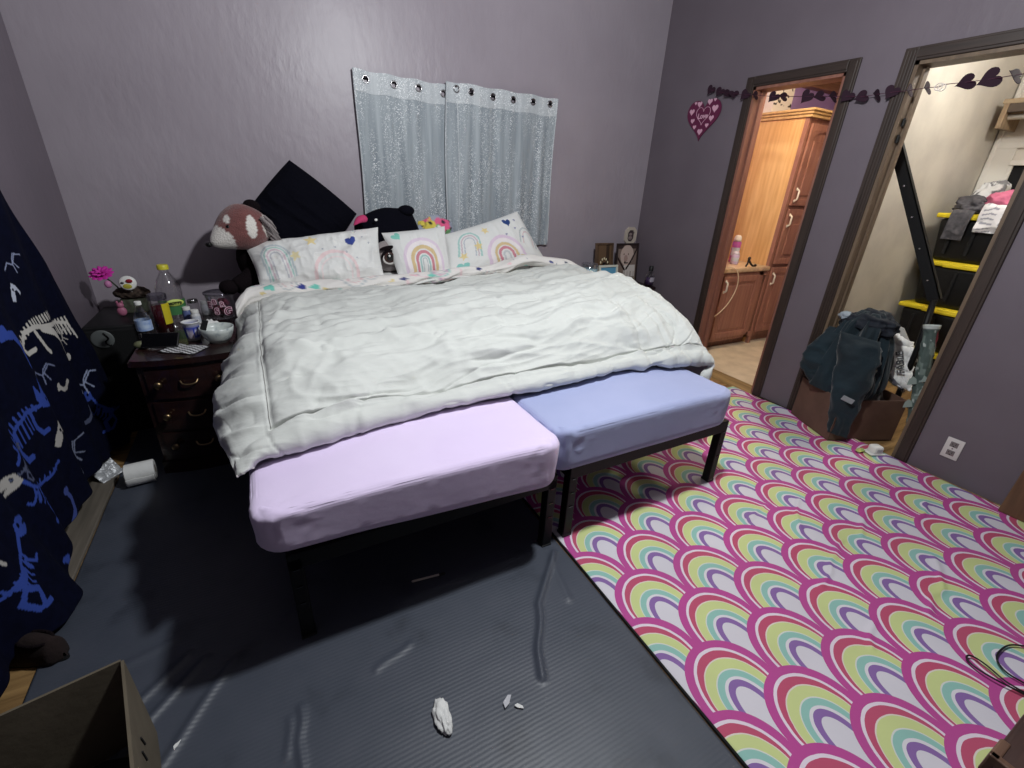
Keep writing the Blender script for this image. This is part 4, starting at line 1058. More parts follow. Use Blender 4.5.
nightstand('nightstand', 'dark nightstand holding picture frames at the right of the bed', 2.28, 3.10, 3.00, 3.36, 3, 'dark nightstands')

def build_speaker():
    x0, x1, y0, y1, h = -.875, -.615, 2.93, 3.37, .62
    r = thing('speaker_box', 'black box with a grey oval patch at the left of the nightstand', 'speaker', ((x0+x1)/2, (y0+y1)/2, 0))
    bm = B(); bx(bm, x0, x1, y0, y1, 0.0, h, .012, 3); wpart('cabinet', bm, M['matte_black'], r, angle=40)
    bm = B(); bx(bm, x0+.012, x1-.012, y0-.012, y0+.002, .03, h-.02, .006); wpart('grille', bm, mat('speaker cloth', (16, 16, 18), .95, bump=.3, bscale=300), r)
    bm = B(); lathe(bm, [(0, .004), (.042, .004), (.048, .002), (.048, -.004)], ((x0+x1)/2-.055, y0-.012, .555), 32, (PI/2, 0, 0)); wpart('oval_badge', bm, plain('grey badge', (96, 100, 100), .5), r, smooth=True)
    bm = B(); tube(bm, smooth_pts([((x0+x1)/2-.045, y0-.017, .59), ((x0+x1)/2-.03, y0-.017, .56), ((x0+x1)/2-.045, y0-.017, .54), ((x0+x1)/2-.025, y0-.017, .52)], 6), .004, 6); wpart('badge_curl', bm, M['gloss_black'], r, smooth=True)
build_speaker()
ST = 0.62
def flower():
    r = thing('artificial_flower', 'bright pink artificial flower leaning left above the black box', 'flower', (-.70, 3.22, ST))
    bm = B(); tube(bm, smooth_pts([(-.70, 3.22, ST), (-.715, 3.20, .70), (-.735, 3.17, .77), (-.765, 3.14, .83)], 6), .004, 8); wpart('stem', bm, plain('green stem', (60, 70, 56), .6), r, smooth=True)
    c = Vector((-.772, 3.13, .842)); bm = B(); TQ = Euler((.55, -.1, 0))
    for ring, (n, L, dz) in enumerate(((11, .055, .002), (9, .042, .012), (6, .026, .020))):
        for i in range(n):
            a = 2*PI*i/n+ring*.3
            d = Vector((math.cos(a), math.sin(a), .20+.25*ring)); d.normalize(); d.rotate(TQ)
            tv = Vector((-math.sin(a), math.cos(a), 0)); tv.rotate(TQ); off = Vector((0, 0, dz)); off.rotate(TQ); m = frame_mtx(c+off+d*L*.5, d, tv)
            q = bmesh.ops.create_icosphere(bm, subdivisions=2, radius=1.0)
            bmesh.ops.transform(bm, matrix=m@Matrix.Diagonal((L*.55, L*.26, .004, 1)), verts=q['verts'])
    wpart('petals', bm, plain('magenta petals', (206, 50, 168), .6), r, smooth=True)
    bm = B(); ball(bm, (-.758, 3.12, .795), (.016, .016, .02)); wpart('bud', bm, plain('pink bud', (200, 130, 176), .5), r, smooth=True)
flower()
def planter():
    r = thing('planter', 'camouflage brown planter behind the water bottle', 'planter', (-.68, 3.24, ST))
    bm = B(); bx(bm, -.75, -.63, 3.17, 3.29, ST, ST+.075, .008); wpart('pot', bm, mat('camouflage planter', (84, 92, 76), .8, col2=(58, 50, 42), nscale=40), r, angle=40)
    bm = B(); vs = ball(bm, (-.69, 3.22, ST+.105), (.085, .055, .035), None, 4)
    for v in vs: v.co += Vector((0, 0, 0))+v.co.normalized()*.008*math.sin(v.co.x*170)*math.cos(v.co.z*190)
    wpart('moss', bm, mat('dry moss', (76, 62, 52), .95, col2=(48, 38, 34), nscale=60, bump=.6), r, smooth=True)
planter()
def deco():
    r = thing('round_ornament', 'round white ornament with red and yellow patches beside the pink flower', 'ornament', (-.665, 3.16, ST+.13))
    bm = B(); lathe(bm, [(0, .009), (.032, .008), (.038, .004), (.038, -.004), (.032, -.008), (0, -.009)], (-.680, 3.15, .792), 32, (PI/2-.2, 0, .1)); wpart('disc', bm, M['white_plastic'], r, smooth=True)
    for dx, dz, s, m in ((.010, .013, .015, plain('red patch', (150, 30, 46), .5)), (-.004, -.016, .020, plain('yellow patch', (186, 178, 70), .5)), (-.022, .004, .008, plain('grey patch', (70, 70, 74), .5))):
        bm = B(); ball(bm, (-.680+dx, 3.137, .792+dz), (s, .004, s*.7)); wpart('patch', bm, m, r, smooth=True)
    bm = B(); tube(bm, [(-.680, 3.155, .755), (-.68, 3.175, ST+.12)], .004, 8); wpart('pick', bm, M['white_plastic'], r)
deco()
def pinktoy():
    r = thing('pink_figurine', 'small pink figurine at the foot of the camouflage planter', 'figurine', (-.745, 3.10, ST))
    bm = B(); ball(bm, (-.735, 3.12, ST+.026), (.022, .016, .026)); ball(bm, (-.735, 3.12, ST+.060), (.016, .015, .015)); wpart('body', bm, plain('pale pink plastic', (176, 104, 132), .5), r, smooth=True)
    for s in (-1, 1):
        bm = B(); ball(bm, (-.735+s*.011, 3.12, ST+.076), (.005, .004, .009)); wpart('ear', bm, plain('pale pink plastic', (176, 104, 132), .5), r, smooth=True)
pinktoy()

def bottle(name, label, loc, prof, liquid=None, cap=None, lab=None, m=None, cat='bottle', tilt=None, group=None):
    """lathe bottle; liquid=(mat, fill z), cap=(mat, profile), lab=(mat, z0, z1, painter)"""
    r = thing(name, label, cat, loc, 0, group)
    bm = B(); lathe(bm, prof, seg=32); link('body', bm, m or M['clear'], r, smooth=True)
    if liquid:
        lm, lz = liquid; pp = [(0, .004)]
        for (ra, za), (rb, zb) in zip(prof[:-1], prof[1:]):
            if za <= lz and rb > 0 and zb > 0.003:
                z2 = min(zb, lz); rr = ra+(rb-ra)*((z2-za)/(zb-za) if zb > za else 1); pp.append((max(rr-.0025, .001), max(z2, .004)))
        pp.append((0, pp[-1][1])); bm = B(); lathe(bm, pp, seg=32); link('liquid', bm, lm, r, smooth=True)
    if cap: bm = B(); lathe(bm, cap[1], seg=32); link('cap', bm, cap[0], r, angle=40)
    if lab:
        lm, z0, z1, rad = lab[:4]; a0, a1 = lab[4] if len(lab) > 4 else (0, 2*PI)
        n = 40; bm = B(); vv = [[bm.verts.new(((rad)*math.cos(a), rad*math.sin(a), z)) for a in np.linspace(a0, a1, n)] for z in (z0, z1)]
        for i in range(n-1): bm.faces.new((vv[0][i], vv[0][i+1], vv[1][i+1], vv[1][i]))
        link('label', bm, lm, r, smooth=True)
    if tilt: r.rotation_euler = tilt
    return r
# big apple juice bottle
jb = bottle('juice_bottle', 'tall clear juice bottle with yellow cap and green oval label', (-.488, 3.02, NS),
       [(0, .002), (.052, 0), (.060, .008), (.061, .12), (.056, .135), (.060, .15), (.058, .19), (.046, .225), (.030, .252), (.021, .268), (.021, .285)],
       None, (plain('yellow cap', (214, 204, 60), .4), [(0, .306), (.023, .306), (.026, .302), (.026, .282), (.0, .282)]), (plain('green label', (66, 122, 74), .5), .045, .125, .0618, (PI*1.15, PI*2.05)))
bm = B(); ball(bm, (0.022, -.0585, .112), (.042, .006, .019), (0, 0, .35)); o = link('label_oval', bm, plain('label yellow', (206, 222, 110), .5), jb, smooth=True)
bm = text_bm("MOTT'S", .0175, frame_mtx(Vector((.0258, -.0688, .112)), (1, .365, 0), (0, 0, 1)), .0012, bold=.0006); link('lettering', bm, plain('label black', (20, 24, 20), .5), jb)
# small bottle of red drink
bottle('drink_bottle', 'squat bottle of dark red drink with yellow label and clear lid', (-.508, 2.80, NS),
       [(0, .002), (.036, 0), (.040, .006), (.040, .15), (.036, .165), (.036, .178)], (plain('dark red drink', (70, 18, 26), .15), .145),
       (M['clear_grey'], [(0, .200), (.037, .200), (.040, .196), (.040, .172), (0, .172)]), (plain('yellow label', (206, 190, 40), .5), .05, .155, .0412, (PI*1.62, PI*1.98)))
wb = bottle('water_bottle', 'small clear water bottle with blue label and white cap', (-.560, 2.655, NS),
       [(0, .002), (.028, 0), (.032, .006), (.032, .04), (.029, .05), (.032, .06), (.032, .115), (.028, .135), (.018, .160), (.011, .175), (.011, .188)], None,
       (M['white_plastic'], [(0, .200), (.012, .200), (.014, .198), (.014, .184), (0, .184)]), (mat('blue bottle label', (120, 150, 204), .5, col2=(190, 206, 228), nscale=40), .062, .112, .0328))
# paper cup
def cup():
    r = thing('paper_cup', 'blue and white paper cup beside the white bowl', 'cup', (-.372, 2.625, NS))
    bm = B(); lathe(bm, [(0, .003), (.024, .003), (.024, 0), (.027, 0), (.036, .088), (.039, .090), (.039, .094), (.035, .094), (.034, .088), (.025, .008), (0, .008)], seg=32)
    o = link('wall', bm, M['painted'], r, smooth=True)
    a = np.empty(len(o.data.vertices)*3); o.data.vertices.foreach_get('co', a); p = a.reshape(-1, 3)
    me = o.data
    bmx = B(); bmx.from_mesh(me); bmesh.ops.subdivide_edges(bmx, edges=bmx.edges[:], cuts=3, use_grid_fill=True); bmx.to_mesh(me); bmx.free()
    a = np.empty(len(me.vertices)*3); me.vertices.foreach_get('co', a); p = a.reshape(-1, 3)
    th = np.arctan2(p[:, 1], p[:, 0]); rr = np.hypot(p[:, 0], p[:, 1])
    col = np.tile(np.array(lin((226, 226, 226))[:3]), (len(p), 1))
    out = (p[:, 2] < .078) & (p[:, 2] > .004) & (rr > .024+p[:, 2]*.09)
    put(col, out, (44, 62, 170)); put(col, out & (np.hypot(th+1.75, (p[:, 2]-.03)*22) < .5), (170, 160, 176)); put(col, out & (np.abs(p[:, 2]-.045-.01*np.sin(th*3)) < .004), (220, 220, 232)); put(col, out & (np.hypot(th+.5, (p[:, 2]-.05)*22) < .25), (226, 226, 232))
    paint(o, col)
cup()
def bowl():
    r = thing('bowl', 'white bowl with grey speckles at the nightstand\'s right edge', 'bowl', (-.262, 2.56, NS))
    bm = B(); lathe(bm, [(0, .004), (.034, .004), (.034, 0), (.040, 0), (.058, .022), (.070, .052), (.074, .075), (.071, .076), (.066, .054), (.054, .026), (.034, .010), (0, .009)], seg=40)
    link('shell', bm, mat('speckled bowl glaze', (206, 212, 208), .3, col2=(150, 160, 164), nscale=30, lo=.5, hi=.7), r, smooth=True)
    bm = B(); box(bm, (-.030, .012, .072), (.026, .007, .062), (.15, .35, .2), .003); o = link('handle_of_a_brush', bm, M['matte_black'], None)
    o.name = 'nail_file'; o.location = (-.282, 2.555, NS+.010); tag(o, 'short dark slab standing in the white bowl', 'nail file')
bowl()
def tissue():
    bm = B(); vs = ball(bm, (0, 0, 0), 1.0, None, 4); q = np.array([v.co[:] for v in vs]); k = 1+.35*ridge(q*2.0, 2)
    for v, s in zip(vs, k): v.co = Vector((v.co.x*.040*s, v.co.y*.030*s, max(v.co.z*.034*s, -.024)))
    o = link('tissue', bm, M['paper_white'], smooth=True); o.location = (-.312, 2.72, NS+.026); tag(o, 'crumpled white tissue behind the white bowl', 'tissue')
tissue()
PC = (M['white_plastic'], [(0, .083), (.018, .083), (.019, .080), (.019, .066), (0, .066)])
pp_ = [(0, .002), (.020, 0), (.022, .003), (.022, .055), (.017, .064), (.015, .070)]
bottle('pill_bottle', 'blue pill bottle with white cap beside the juice bottle', (-.425, 2.98, NS), pp_, None, PC, None, plain('translucent blue plastic', (92, 104, 150), .35), group='pill bottles on the nightstand')
bottle('pill_bottle', 'white pill bottle standing behind the blue and white cup', (-.380, 2.90, NS), pp_, None, PC, (plain('pale label', (200, 204, 214), .6), .01, .05, .0226), plain('white bottle plastic', (214, 214, 216), .4), group='pill bottles on the nightstand')
bottle('pill_bottle', 'short white pill bottle at the back against the wall', (-.350, 3.10, NS), pp_, None, PC, None, plain('white bottle plastic', (214, 214, 216), .4), group='pill bottles on the nightstand')
bottle('glass_jar', 'small clear jar behind the blue pill bottle', (-.405, 3.11, NS), [(0, .002), (.026, 0), (.028, .004), (.028, .07), (.024, .078)], None, (M['steel'], [(0, .092), (.025, .092), (.026, .09), (.026, .074), (0, .074)]), None, cat='jar')
def container():
    r = thing('candy_tub', 'clear plastic tub with pink stickers beside the comforter', 'tub', (-.262, 3.02, NS))
    bm = B(); lathe(bm, [(0, .003), (.058, 0), (.062, .004), (.072, .135), (.075, .14), (.073, .142), (.068, .134), (.058, .008), (0, .007)], seg=40); link('wall', bm, M['clear'], r, smooth=True)
    bm = B(); lathe(bm, [(0, .150), (.070, .150), (.077, .147), (.077, .138), (.074, .138)], seg=40); link('lid', bm, M['clear_grey'], r, smooth=True)
    bm = B()
    rr = random.Random(8)
    for k in range(26): ball(bm, (rr.uniform(-.035, .035), rr.uniform(-.035, .035), .018+rr.uniform(0, .085)), (.014, .014, .011), (rr.uniform(0, 3), rr.uniform(0, 3), 0), 2)
    o = link('sweets', bm, mat('pink and dark sweets', (150, 60, 84), .5, col2=(58, 34, 44), nscale=40, lo=.45, hi=.55), r, smooth=True); o['kind'] = 'stuff'
    for ch, a, z, s in (('E', -2.3, .085, .05), ('S', -1.85, .05, .05), ('B', -1.9, .105, .035), ('G', -1.05, .045, .062), ('R', -1.4, .09, .035)):
        rad = .0665+.010*(z/.135)
        p = Vector((rad*math.cos(a), rad*math.sin(a), z)); ax = Vector((-math.sin(a), math.cos(a), 0))
        bm = text_bm(ch, s, frame_mtx(p, ax, (0, 0, 1)), .0006, bold=.004); o = link('sticker', bm, plain('pink sticker', (230, 190, 206), .4), r)
        bm = text_bm(ch, s, frame_mtx(p+Vector((math.cos(a), math.sin(a), 0))*.0016, ax, (0, 0, 1)), .0006); link('sticker_letter', bm, plain('sticker maroon', (96, 30, 56), .4), o)
container()
def phone():
    r = thing('phone', 'black phone propped up in front of the water bottle', 'phone', (-.492, 2.55, NS+.030), -.2); r.rotation_euler = (.75, 0, -.2)
    bm = B(); box(bm, (0, 0, .006), (.15, .078, .010), None, .004, 3); link('case', bm, M['matte_black'], r, angle=40)
    bm = B(); box(bm, (0, 0, .0118), (.142, .070, .0016), None, .0006); link('screen', bm, M['gloss_black'], r)
    bm = B(); box(bm, (0, -.0385, .0062), (.13, .002, .004), None, .0008); link('edge_trim', bm, M['steel'], r)
phone()
def pad():
    nu, nv = 90, 70; u, v = np.meshgrid(np.linspace(-.085, .085, nu), np.linspace(.06, -.06, nv))
    z = .004+.0015*np.sin(u*60)
    o = link('patterned_cloth', sheet(np.stack([u, v, z], -1), .003, flip=True), M['painted'], smooth=True)
    a, b = u.ravel(), v.ravel(); col = np.tile(np.array(lin((222, 222, 224))[:3]), (nu*nv, 1))
    ck = ((np.floor((a+b*.3)/.017)+np.floor((b-a*.3)/.013)) % 2).astype(bool); put(col, ck, (24, 24, 28)); put(col, (np.abs(a) > .080) | (np.abs(b) > .055), (18, 18, 22)); paint(o, col)
    o.location = (-.398, 2.478, NS); o.rotation_euler = (0, 0, -.55); tag(o, 'black and white checkered cloth in front of the paper cup', 'cloth')
pad()
bm = B(); vs = ball(bm, (0, 0, .018), (.026, .02, .018)); o = link('soap', bm, mat('olive wrapped soap', (110, 112, 84), .5, col2=(84, 86, 66), nscale=30), smooth=True); o.location = (-.575, 2.56, NS); tag(o, 'small olive green lump left of the black phone', 'soap')

# ------------------------------------------------------------------ right nightstand: frames, candle, bottle
def photo_frame(name, label, loc, w, h, border, m_b, painter, lean=-.14, rz=0.0, seg=60, group='picture frames on the right nightstand'):
    r = thing(name, label, 'picture frame', loc, rz, group)
    L = Euler((lean, 0, 0)).to_matrix().to_4x4()
    bm = B()
    for x0, x1, z0, z1 in ((-w/2, w/2, 0, border), (-w/2, w/2, h-border, h), (-w/2, -w/2+border, border, h-border), (w/2-border, w/2, border, h-border)):
        bx(bm, x0, x1, -.008, .008, z0, z1, .002)
    o = link('frame', bm, m_b, r); o.data.transform(L)
    u, v = np.meshgrid(np.linspace(-w/2+border, w/2-border, seg), np.linspace(h-border, border, int(seg*h/w)))
    o = link('picture', sheet(np.stack([u, u*0+.002, v], -1)), M['painted_gloss'], r); 
    col = np.tile(np.array(lin((200, 200, 200))[:3]), (u.size, 1)); painter(col, (u.ravel()+w/2)/w, v.ravel()/h); paint(o, col); o.data.transform(L)
    bm = B(); bx(bm, -w/2+.004, w/2-.004, .004, .010, .004, h-.004); o = link('back_board', bm, M['matte_black'], r); o.data.transform(L)
    bm = B(); box(bm, (0, .045, h*.27), (.03, .004, h*.52), (.30, 0, 0)); o = link('easel_back', bm, M['matte_black'], r)
    return r
def pic_string(col, u, v):
    put(col, u > -1, (104, 82, 62)); put(col, (u > .62) & (u < .8), (66, 52, 42)); put(col, (u < .2), (88, 68, 52))
    put(col, poly_in(u, v, [(.3, .12), (.42, .42), (.6, .42), (.72, .12)]), (120, 134, 176))
    for k in range(9):
        a = PI*k/8; put(col, np.hypot(u-.52-.28*math.cos(a), (v-.30-.32*math.sin(a))*1.2) < .035, (236, 226, 190))
def pic_blue(col, u, v):
    put(col, u > -1, (96, 160, 196)); put(col, v < .62, (60, 132, 178)); put(col, v < .38, (128, 176, 196)); put(col, v < .25, (206, 204, 190)); put(col, np.abs(v-.55-.05*np.sin(u*12)) < .02, (200, 220, 228))
def pic_bear(col, u, v):
    put(col, u > -1, (128, 112, 104)); put(col, v > .86, (60, 48, 46)); put(col, np.hypot((u-.5)*1.0, (v-.70)*1.15) < .30, (196, 176, 166)); put(col, (v < .45) & (v > .0) & (u > .38) & (u < .9), (206, 198, 192)); put(col, np.hypot(u-.45, v-.62) < .09, (168, 142, 134)); put(col, np.hypot(u-.42, v-.52) < .035, (60, 46, 46))
    put(col, np.hypot(u-.36, v-.73) < .022, (80, 60, 58)); put(col, np.hypot(u-.56, v-.73) < .022, (80, 60, 58))
    put(col, stroke(u, v, [(.06, .66), (.30, .44), (.42, .34)], .030), (48, 36, 36)); put(col, stroke(u, v, [(.93, .84), (.70, .55), (.5, .36)], .030), (48, 36, 36)); put(col, v < .16, (150, 136, 122)); put(col, (v < .3) & (np.abs(np.sin(u*22)) < .25), (110, 94, 84))
photo_frame('picture_frame', 'brown picture frame with a ring of small lights behind the blue picture', (2.700, 3.24, NS), .20, .35, .016, wood('walnut frame', (78, 60, 46), (100, 78, 60), .5, 'Z'), pic_string)
photo_frame('picture_frame', 'small white frame with a blue seaside picture', (2.615, 3.07, NS), .205, .19, .018, plain('off white frame', (210, 212, 200), .5), pic_blue)
photo_frame('picture_frame', 'large dark frame with a pale furry portrait under the octagonal plaque', (2.925, 3.20, NS), .255, .35, .014, plain('dark brown frame', (44, 34, 34), .5), pic_bear, -.10, .0)
def candle():
    r = thing('candle_jar', 'pale blue candle jar on the right nightstand nearest the bed', 'candle', (2.415, 3.10, NS))
    bm = B(); lathe(bm, [(0, .002), (.058, 0), (.064, .006), (.070, .205), (.067, .207), (.062, .010), (0, .009)], seg=36); link('glass', bm, M['clear'], r, smooth=True)
    bm = B(); lathe(bm, [(0, .012), (.060, .012), (.0645, .165), (0, .168)], seg=36); link('wax', bm, plain('pale blue wax', (176, 222, 236), .5), r, smooth=True)
    bm = B(); tube(bm, [(0, 0, .165), (0.002, 0, .185)], .002, 6); link('wick', bm, M['matte_black'], r)
    bm = B(); n = 24; vv = [[bm.verts.new((.0705*math.cos(a), .0705*math.sin(a), z)) for a in np.linspace(PI*1.2, PI*1.85, n)] for z in (.08, .17)]
    for i in range(n-1): bm.faces.new((vv[0][i], vv[0][i+1], vv[1][i+1], vv[1][i]))
    link('label', bm, mat('candle label', (224, 240, 244), .5, col2=(150, 206, 226), nscale=40), r, smooth=True)
candle()
bottle('polish_bottle', 'tiny black bottle with white cap between candle and white frame', (2.515, 3.16, NS), [(0, .002), (.026, 0), (.03, .004), (.03, .09), (.022, .108), (.014, .115)], None,
       (M['white_plastic'], [(0, .165), (.011, .165), (.014, .16), (.017, .115), (0, .115)]), None, M['gloss_black'])
bottle('perfume_bottle', 'clear bottle of purple liquid with black cap next to the large dark frame', (3.085, 3.06, NS+.0), [(0, .002), (.036, 0), (.042, .006), (.042, .085), (.034, .105), (.016, .118), (.014, .13)],
       (plain('purple liquid', (64, 44, 84), .2), .07), (M['matte_black'], [(0, .170), (.017, .170), (.020, .166), (.020, .126), (0, .126)]), (plain('silver label', (170, 166, 180), .4), .035, .075, .0426, (PI*1.3, PI*1.7)))
def plaque():
    r = thing('wall_plaque', 'small octagonal cream framed plaque on the wall above the large dark frame', 'plaque', (3.075, YB-.012, .995))
    o8 = lambda a, b: [(a*x, b*y) for x, y in ((-1, -.55), (-.5, -1), (.5, -1), (1, -.55), (1, .55), (.5, 1), (-.5, 1), (-1, .55))]
    fm = frame_mtx(Vector((0, .011, 0)), (1, 0, 0), (0, 0, 1))
    bm = B(); out, inn = o8(.067, .077), o8(.038, .050)
    for k in range(8):
        q = [out[k], out[(k+1) % 8], inn[(k+1) % 8], inn[k]]; prism(bm, q, .018, fm)
    link('frame', bm, plain('cream frame', (196, 184, 170), .6), r)
    bm = B(); prism(bm, o8(.042, .054), .008, fm); link('panel', bm, plain('dark plaque panel', (70, 58, 62), .6), r)
    bm = B(); ball(bm, (0, .001, .012), (.020, .004, .014)); ball(bm, (0, .001, -.020), (.024, .004, .018)); link('figure', bm, plain('pale figure', (140, 124, 122), .6), r, smooth=True)
plaque()

# ------------------------------------------------------------------ right wall: heart sign, garland, outlet
def heart_sign():
    r = thing('heart_sign', 'burgundy heart shaped sign with pink hearts left of the bathroom door', 'sign', (XR-.004, 2.865, 1.905))
    fm = frame_mtx(Vector((-.002, 0, 0)), (0, -1, 0), (0, 0, 1))
    def heart_shape(w, h, n=60):
        out = []
        for i in range(n):
            t = 2*PI*i/n; out.append((w*math.sin(t)**3, h*((13*math.cos(t)-5*math.cos(2*t)-2*math.cos(3*t)-math.cos(4*t))+2.5)/14.5))
        return out[::-1]
    bm = B(); prism(bm, heart_shape(.158, .140), .006, fm); link('board', bm, plain('burgundy card', (98, 30, 66), .6), r)
    bm = B()
    for y, z, s in ((.114, .064, .026), (-.103, .071, .030), (.001, -.077, .026), (.05, .111, .024), (-.045, .120, .024), (.092, .002, .020), (-.085, .009, .024), (.062, -.042, .018), (-.055, -.036, .018), (.090, .122, .013), (-.09, .130, .013)):
        prism(bm, heart_poly(s, 20), .0012, fm @ Matrix.Translation((-y, z, .006)))
    link('printed_hearts', bm, plain('pink print', (214, 166, 186), .6), r)
    bm = B(); big = heart_shape(.066, .060)
    tube(bm, [fm@Vector((p[0], p[1]+.03, .0072)) for p in big+big[:1]], .0018, 6, cap=False); link('heart_outline', bm, plain('pink print', (214, 166, 186), .6), r)
    bm = text_bm('Love', .050, fm @ Matrix.Translation((.0, .030, .0062)), .0008, bold=.0015); link('lettering', bm, plain('pink print', (214, 166, 186), .6), r)
heart_sign()
def garland():
    r = thing('heart_garland', 'garland of dark plum hearts strung along the wall over both doors', 'garland', (XR-.03, 1.9, 1.95))
    X0 = XR-.028
    pts = [(2.86, 2.105), (2.824, 2.1), (2.739, 2.078), (2.667, 2.061), (2.607, 2.051), (2.515, 2.034), (2.443, 2.026), (2.291, 2.0), (2.22, 1.993), (2.061, 1.975), (1.98, 1.967), (1.903, 1.957), (1.817, 1.949), (1.735, 1.938), (1.66, 1.94), (1.587, 1.942), (1.509, 1.941), (1.424, 1.943), (1.375, 1.941), (1.346, 1.948), (1.271, 1.947), (1.185, 1.948), (1.109, 1.951), (1.0, 1.956), (.88, 1.96), (.80, 1.965)]
    P = smooth_pts([(X0, y, z) for y, z in pts], 5)
    bm = B(); tube(bm, P, .0016, 6); wpart('cord', bm, plain('plum cord', (70, 26, 50), .7), r, smooth=True)
    plum = plain('plum felt', (38, 11, 30), .85)
    pink = plain('clear bead', (232, 224, 218), .3)
    # y, z, spin about the cord, tilt, size
    H = [(2.824, 2.097, .15, -.5, .052), (2.739, 2.076, .35, -.4, .052), (2.667, 2.058, .9, -.3, .050), (2.607, 2.048, .75, .5, .050), (2.515, 2.032, .30, -.6, .056), (2.43, 2.024, 1.5, -.1, .045),
         (2.291, 1.994, .35, -.5, .055), (2.22, 1.993, 1.1, -.8, .050), (2.061, 1.970, .1, -.6, .060), (1.98, 1.967, .85, -.7, .055), (1.895, 1.957, 1.35, -.3, .052), (1.817, 1.947, .35, -.5, .056), (1.735, 1.936, .5, -.9, .054), (1.655, 1.940, 1.35, -.4, .05),
         (1.587, 1.940, .2, -.4, .055), (1.50, 1.941, 1.5, 0, .05), (1.424, 1.943, 1.42, -.1, .050), (1.271, 1.945, .45, -1.0, .060), (1.185, 1.947, .25, -1.0, .068), (1.095, 1.953, 1.2, -.9, .06), (.99, 1.956, .6, -.8, .06)]
    for y, z, spin, tilt, s in H:
        d = Vector((0, -1, 0))
        m = Matrix.Translation((X0, y, z)) @ Matrix.Rotation(spin, 4, 'Y').to_4x4() @ Matrix.Rotation(spin*.8, 4, 'Z') @ frame_mtx(Vector((0, 0, 0)), (0, -1, 0), (0, 0, 1)) @ Matrix.Rotation(tilt, 4, 'Z')
        bm = B(); prism(bm, heart_poly(s*.74, 28), .002, m @ Matrix.Translation((0, 0, -.001))); wpart('heart', bm, plum, r)
    for y, z in ((1.375, 1.941), (1.36, 1.936)):
        bm = B(); tube(bm, [(X0, y+.016*math.cos(a), z+.016*math.sin(a)) for a in np.linspace(0, 2*PI, 17)], .0022, 6, cap=False); wpart('ring', bm, pink, r, smooth=True)
garland()
def outlet():
    r = thing('wall_outlet', 'white duplex outlet low on the wall right of the closet door', 'outlet', (XR, .698, .188))
    bm = B(); box(bm, (-.003, 0, 0), (.006, .074, .118), None, .0025, 2); link('plate', bm, plain('outlet plate', (214, 208, 206), .5), r, angle=40)
    for s in (-1, 1):
        bm = B(); box(bm, (-.0062, 0, s*.025), (.003, .034, .030), None, .0012); f = link('receptacle', bm, plain('grey receptacle', (120, 112, 112), .5), r)
        bm = B()
        for dy, hh in ((-.007, .010), (.007, .008)): box(bm, (-.0078, dy, s*.025+.003), (.0012, .0025, hh))
        box(bm, (-.0078, 0, s*.025-.009), (.0012, .005, .005)); link('slots', bm, M['gloss_black'], f)
    bm = B(); lathe(bm, [(0, 0), (.004, 0), (.003, .001), (0, .0014)], (-.006, 0, 0), 14, (0, -PI/2, 0)); link('screw', bm, M['steel'], r)
outlet()

# ------------------------------------------------------------------ bathroom contents
oak = wood('golden oak veneer', (214, 164, 104), (232, 188, 128), .35, 'Z')
cherry = wood('reddish oak cabinet wood', (146, 100, 86), (166, 118, 100), .4, 'Z')
cherry_d = wood('dark reddish oak', (116, 76, 62), (136, 92, 76), .4, 'Z')
def raised_door(x0, x1, z0, z1, y, parent, name='door', arch=True, handle='left', knob_z=None):
    w, h = x1-x0, z1-z0; b = .055
    bm = B(); bx(bm, x0, x0+b, y-.02, y, z0, z1, .004); bx(bm, x1-b, x1, y-.02, y, z0, z1, .004); bx(bm, x0+b, x1-b, y-.02, y, z0, z0+b, .004); bx(bm, x0+b, x1-b, y-.02, y, z1-b, z1, .004)
    if arch:
        n = 14; pts = [(x0+b+(w-2*b)*i/n, z1-b-.06+.055*max(0, math.sin(PI*i/n))**.7) for i in range(n+1)]
        prism(bm, [(x1-b, z1-b+.001), (x0+b, z1-b+.001)]+pts, .014, frame_mtx(Vector((0, y-.004, 0)), (1, 0, 0), (0, 0, 1)))
    d = wpart(name, bm, cherry, parent)
    bm = B(); bx(bm, x0+b-.004, x1-b+.004, y-.010, y-.002, z0+b-.004, z1-b+.004); bx(bm, x0+b+.03, x1-b-.03, y-.018, y-.006, z0+b+.03, z1-b-(.075 if arch else .03), .008)
    p = wpart('panel', bm, cherry, parent); p.parent = d
    if handle:
        xx = x0+.028 if handle == 'left' else x1-.028; zz = knob_z
        bm = B(); tube(bm, smooth_pts([(xx, y-.02, zz+.05), (xx, y-.042, zz+.035), (xx-.004, y-.046, zz), (xx, y-.042, zz-.035), (xx, y-.02, zz-.05)], 5), .008, 8)
        for s in (-1, 1): ball(bm, (xx, y-.022, zz+s*.05), (.012, .005, .014), None, 2)
        hnd = wpart('handle', bm, plain('cream porcelain', (226, 216, 200), .3), parent, smooth=True); hnd.parent = d
    return d
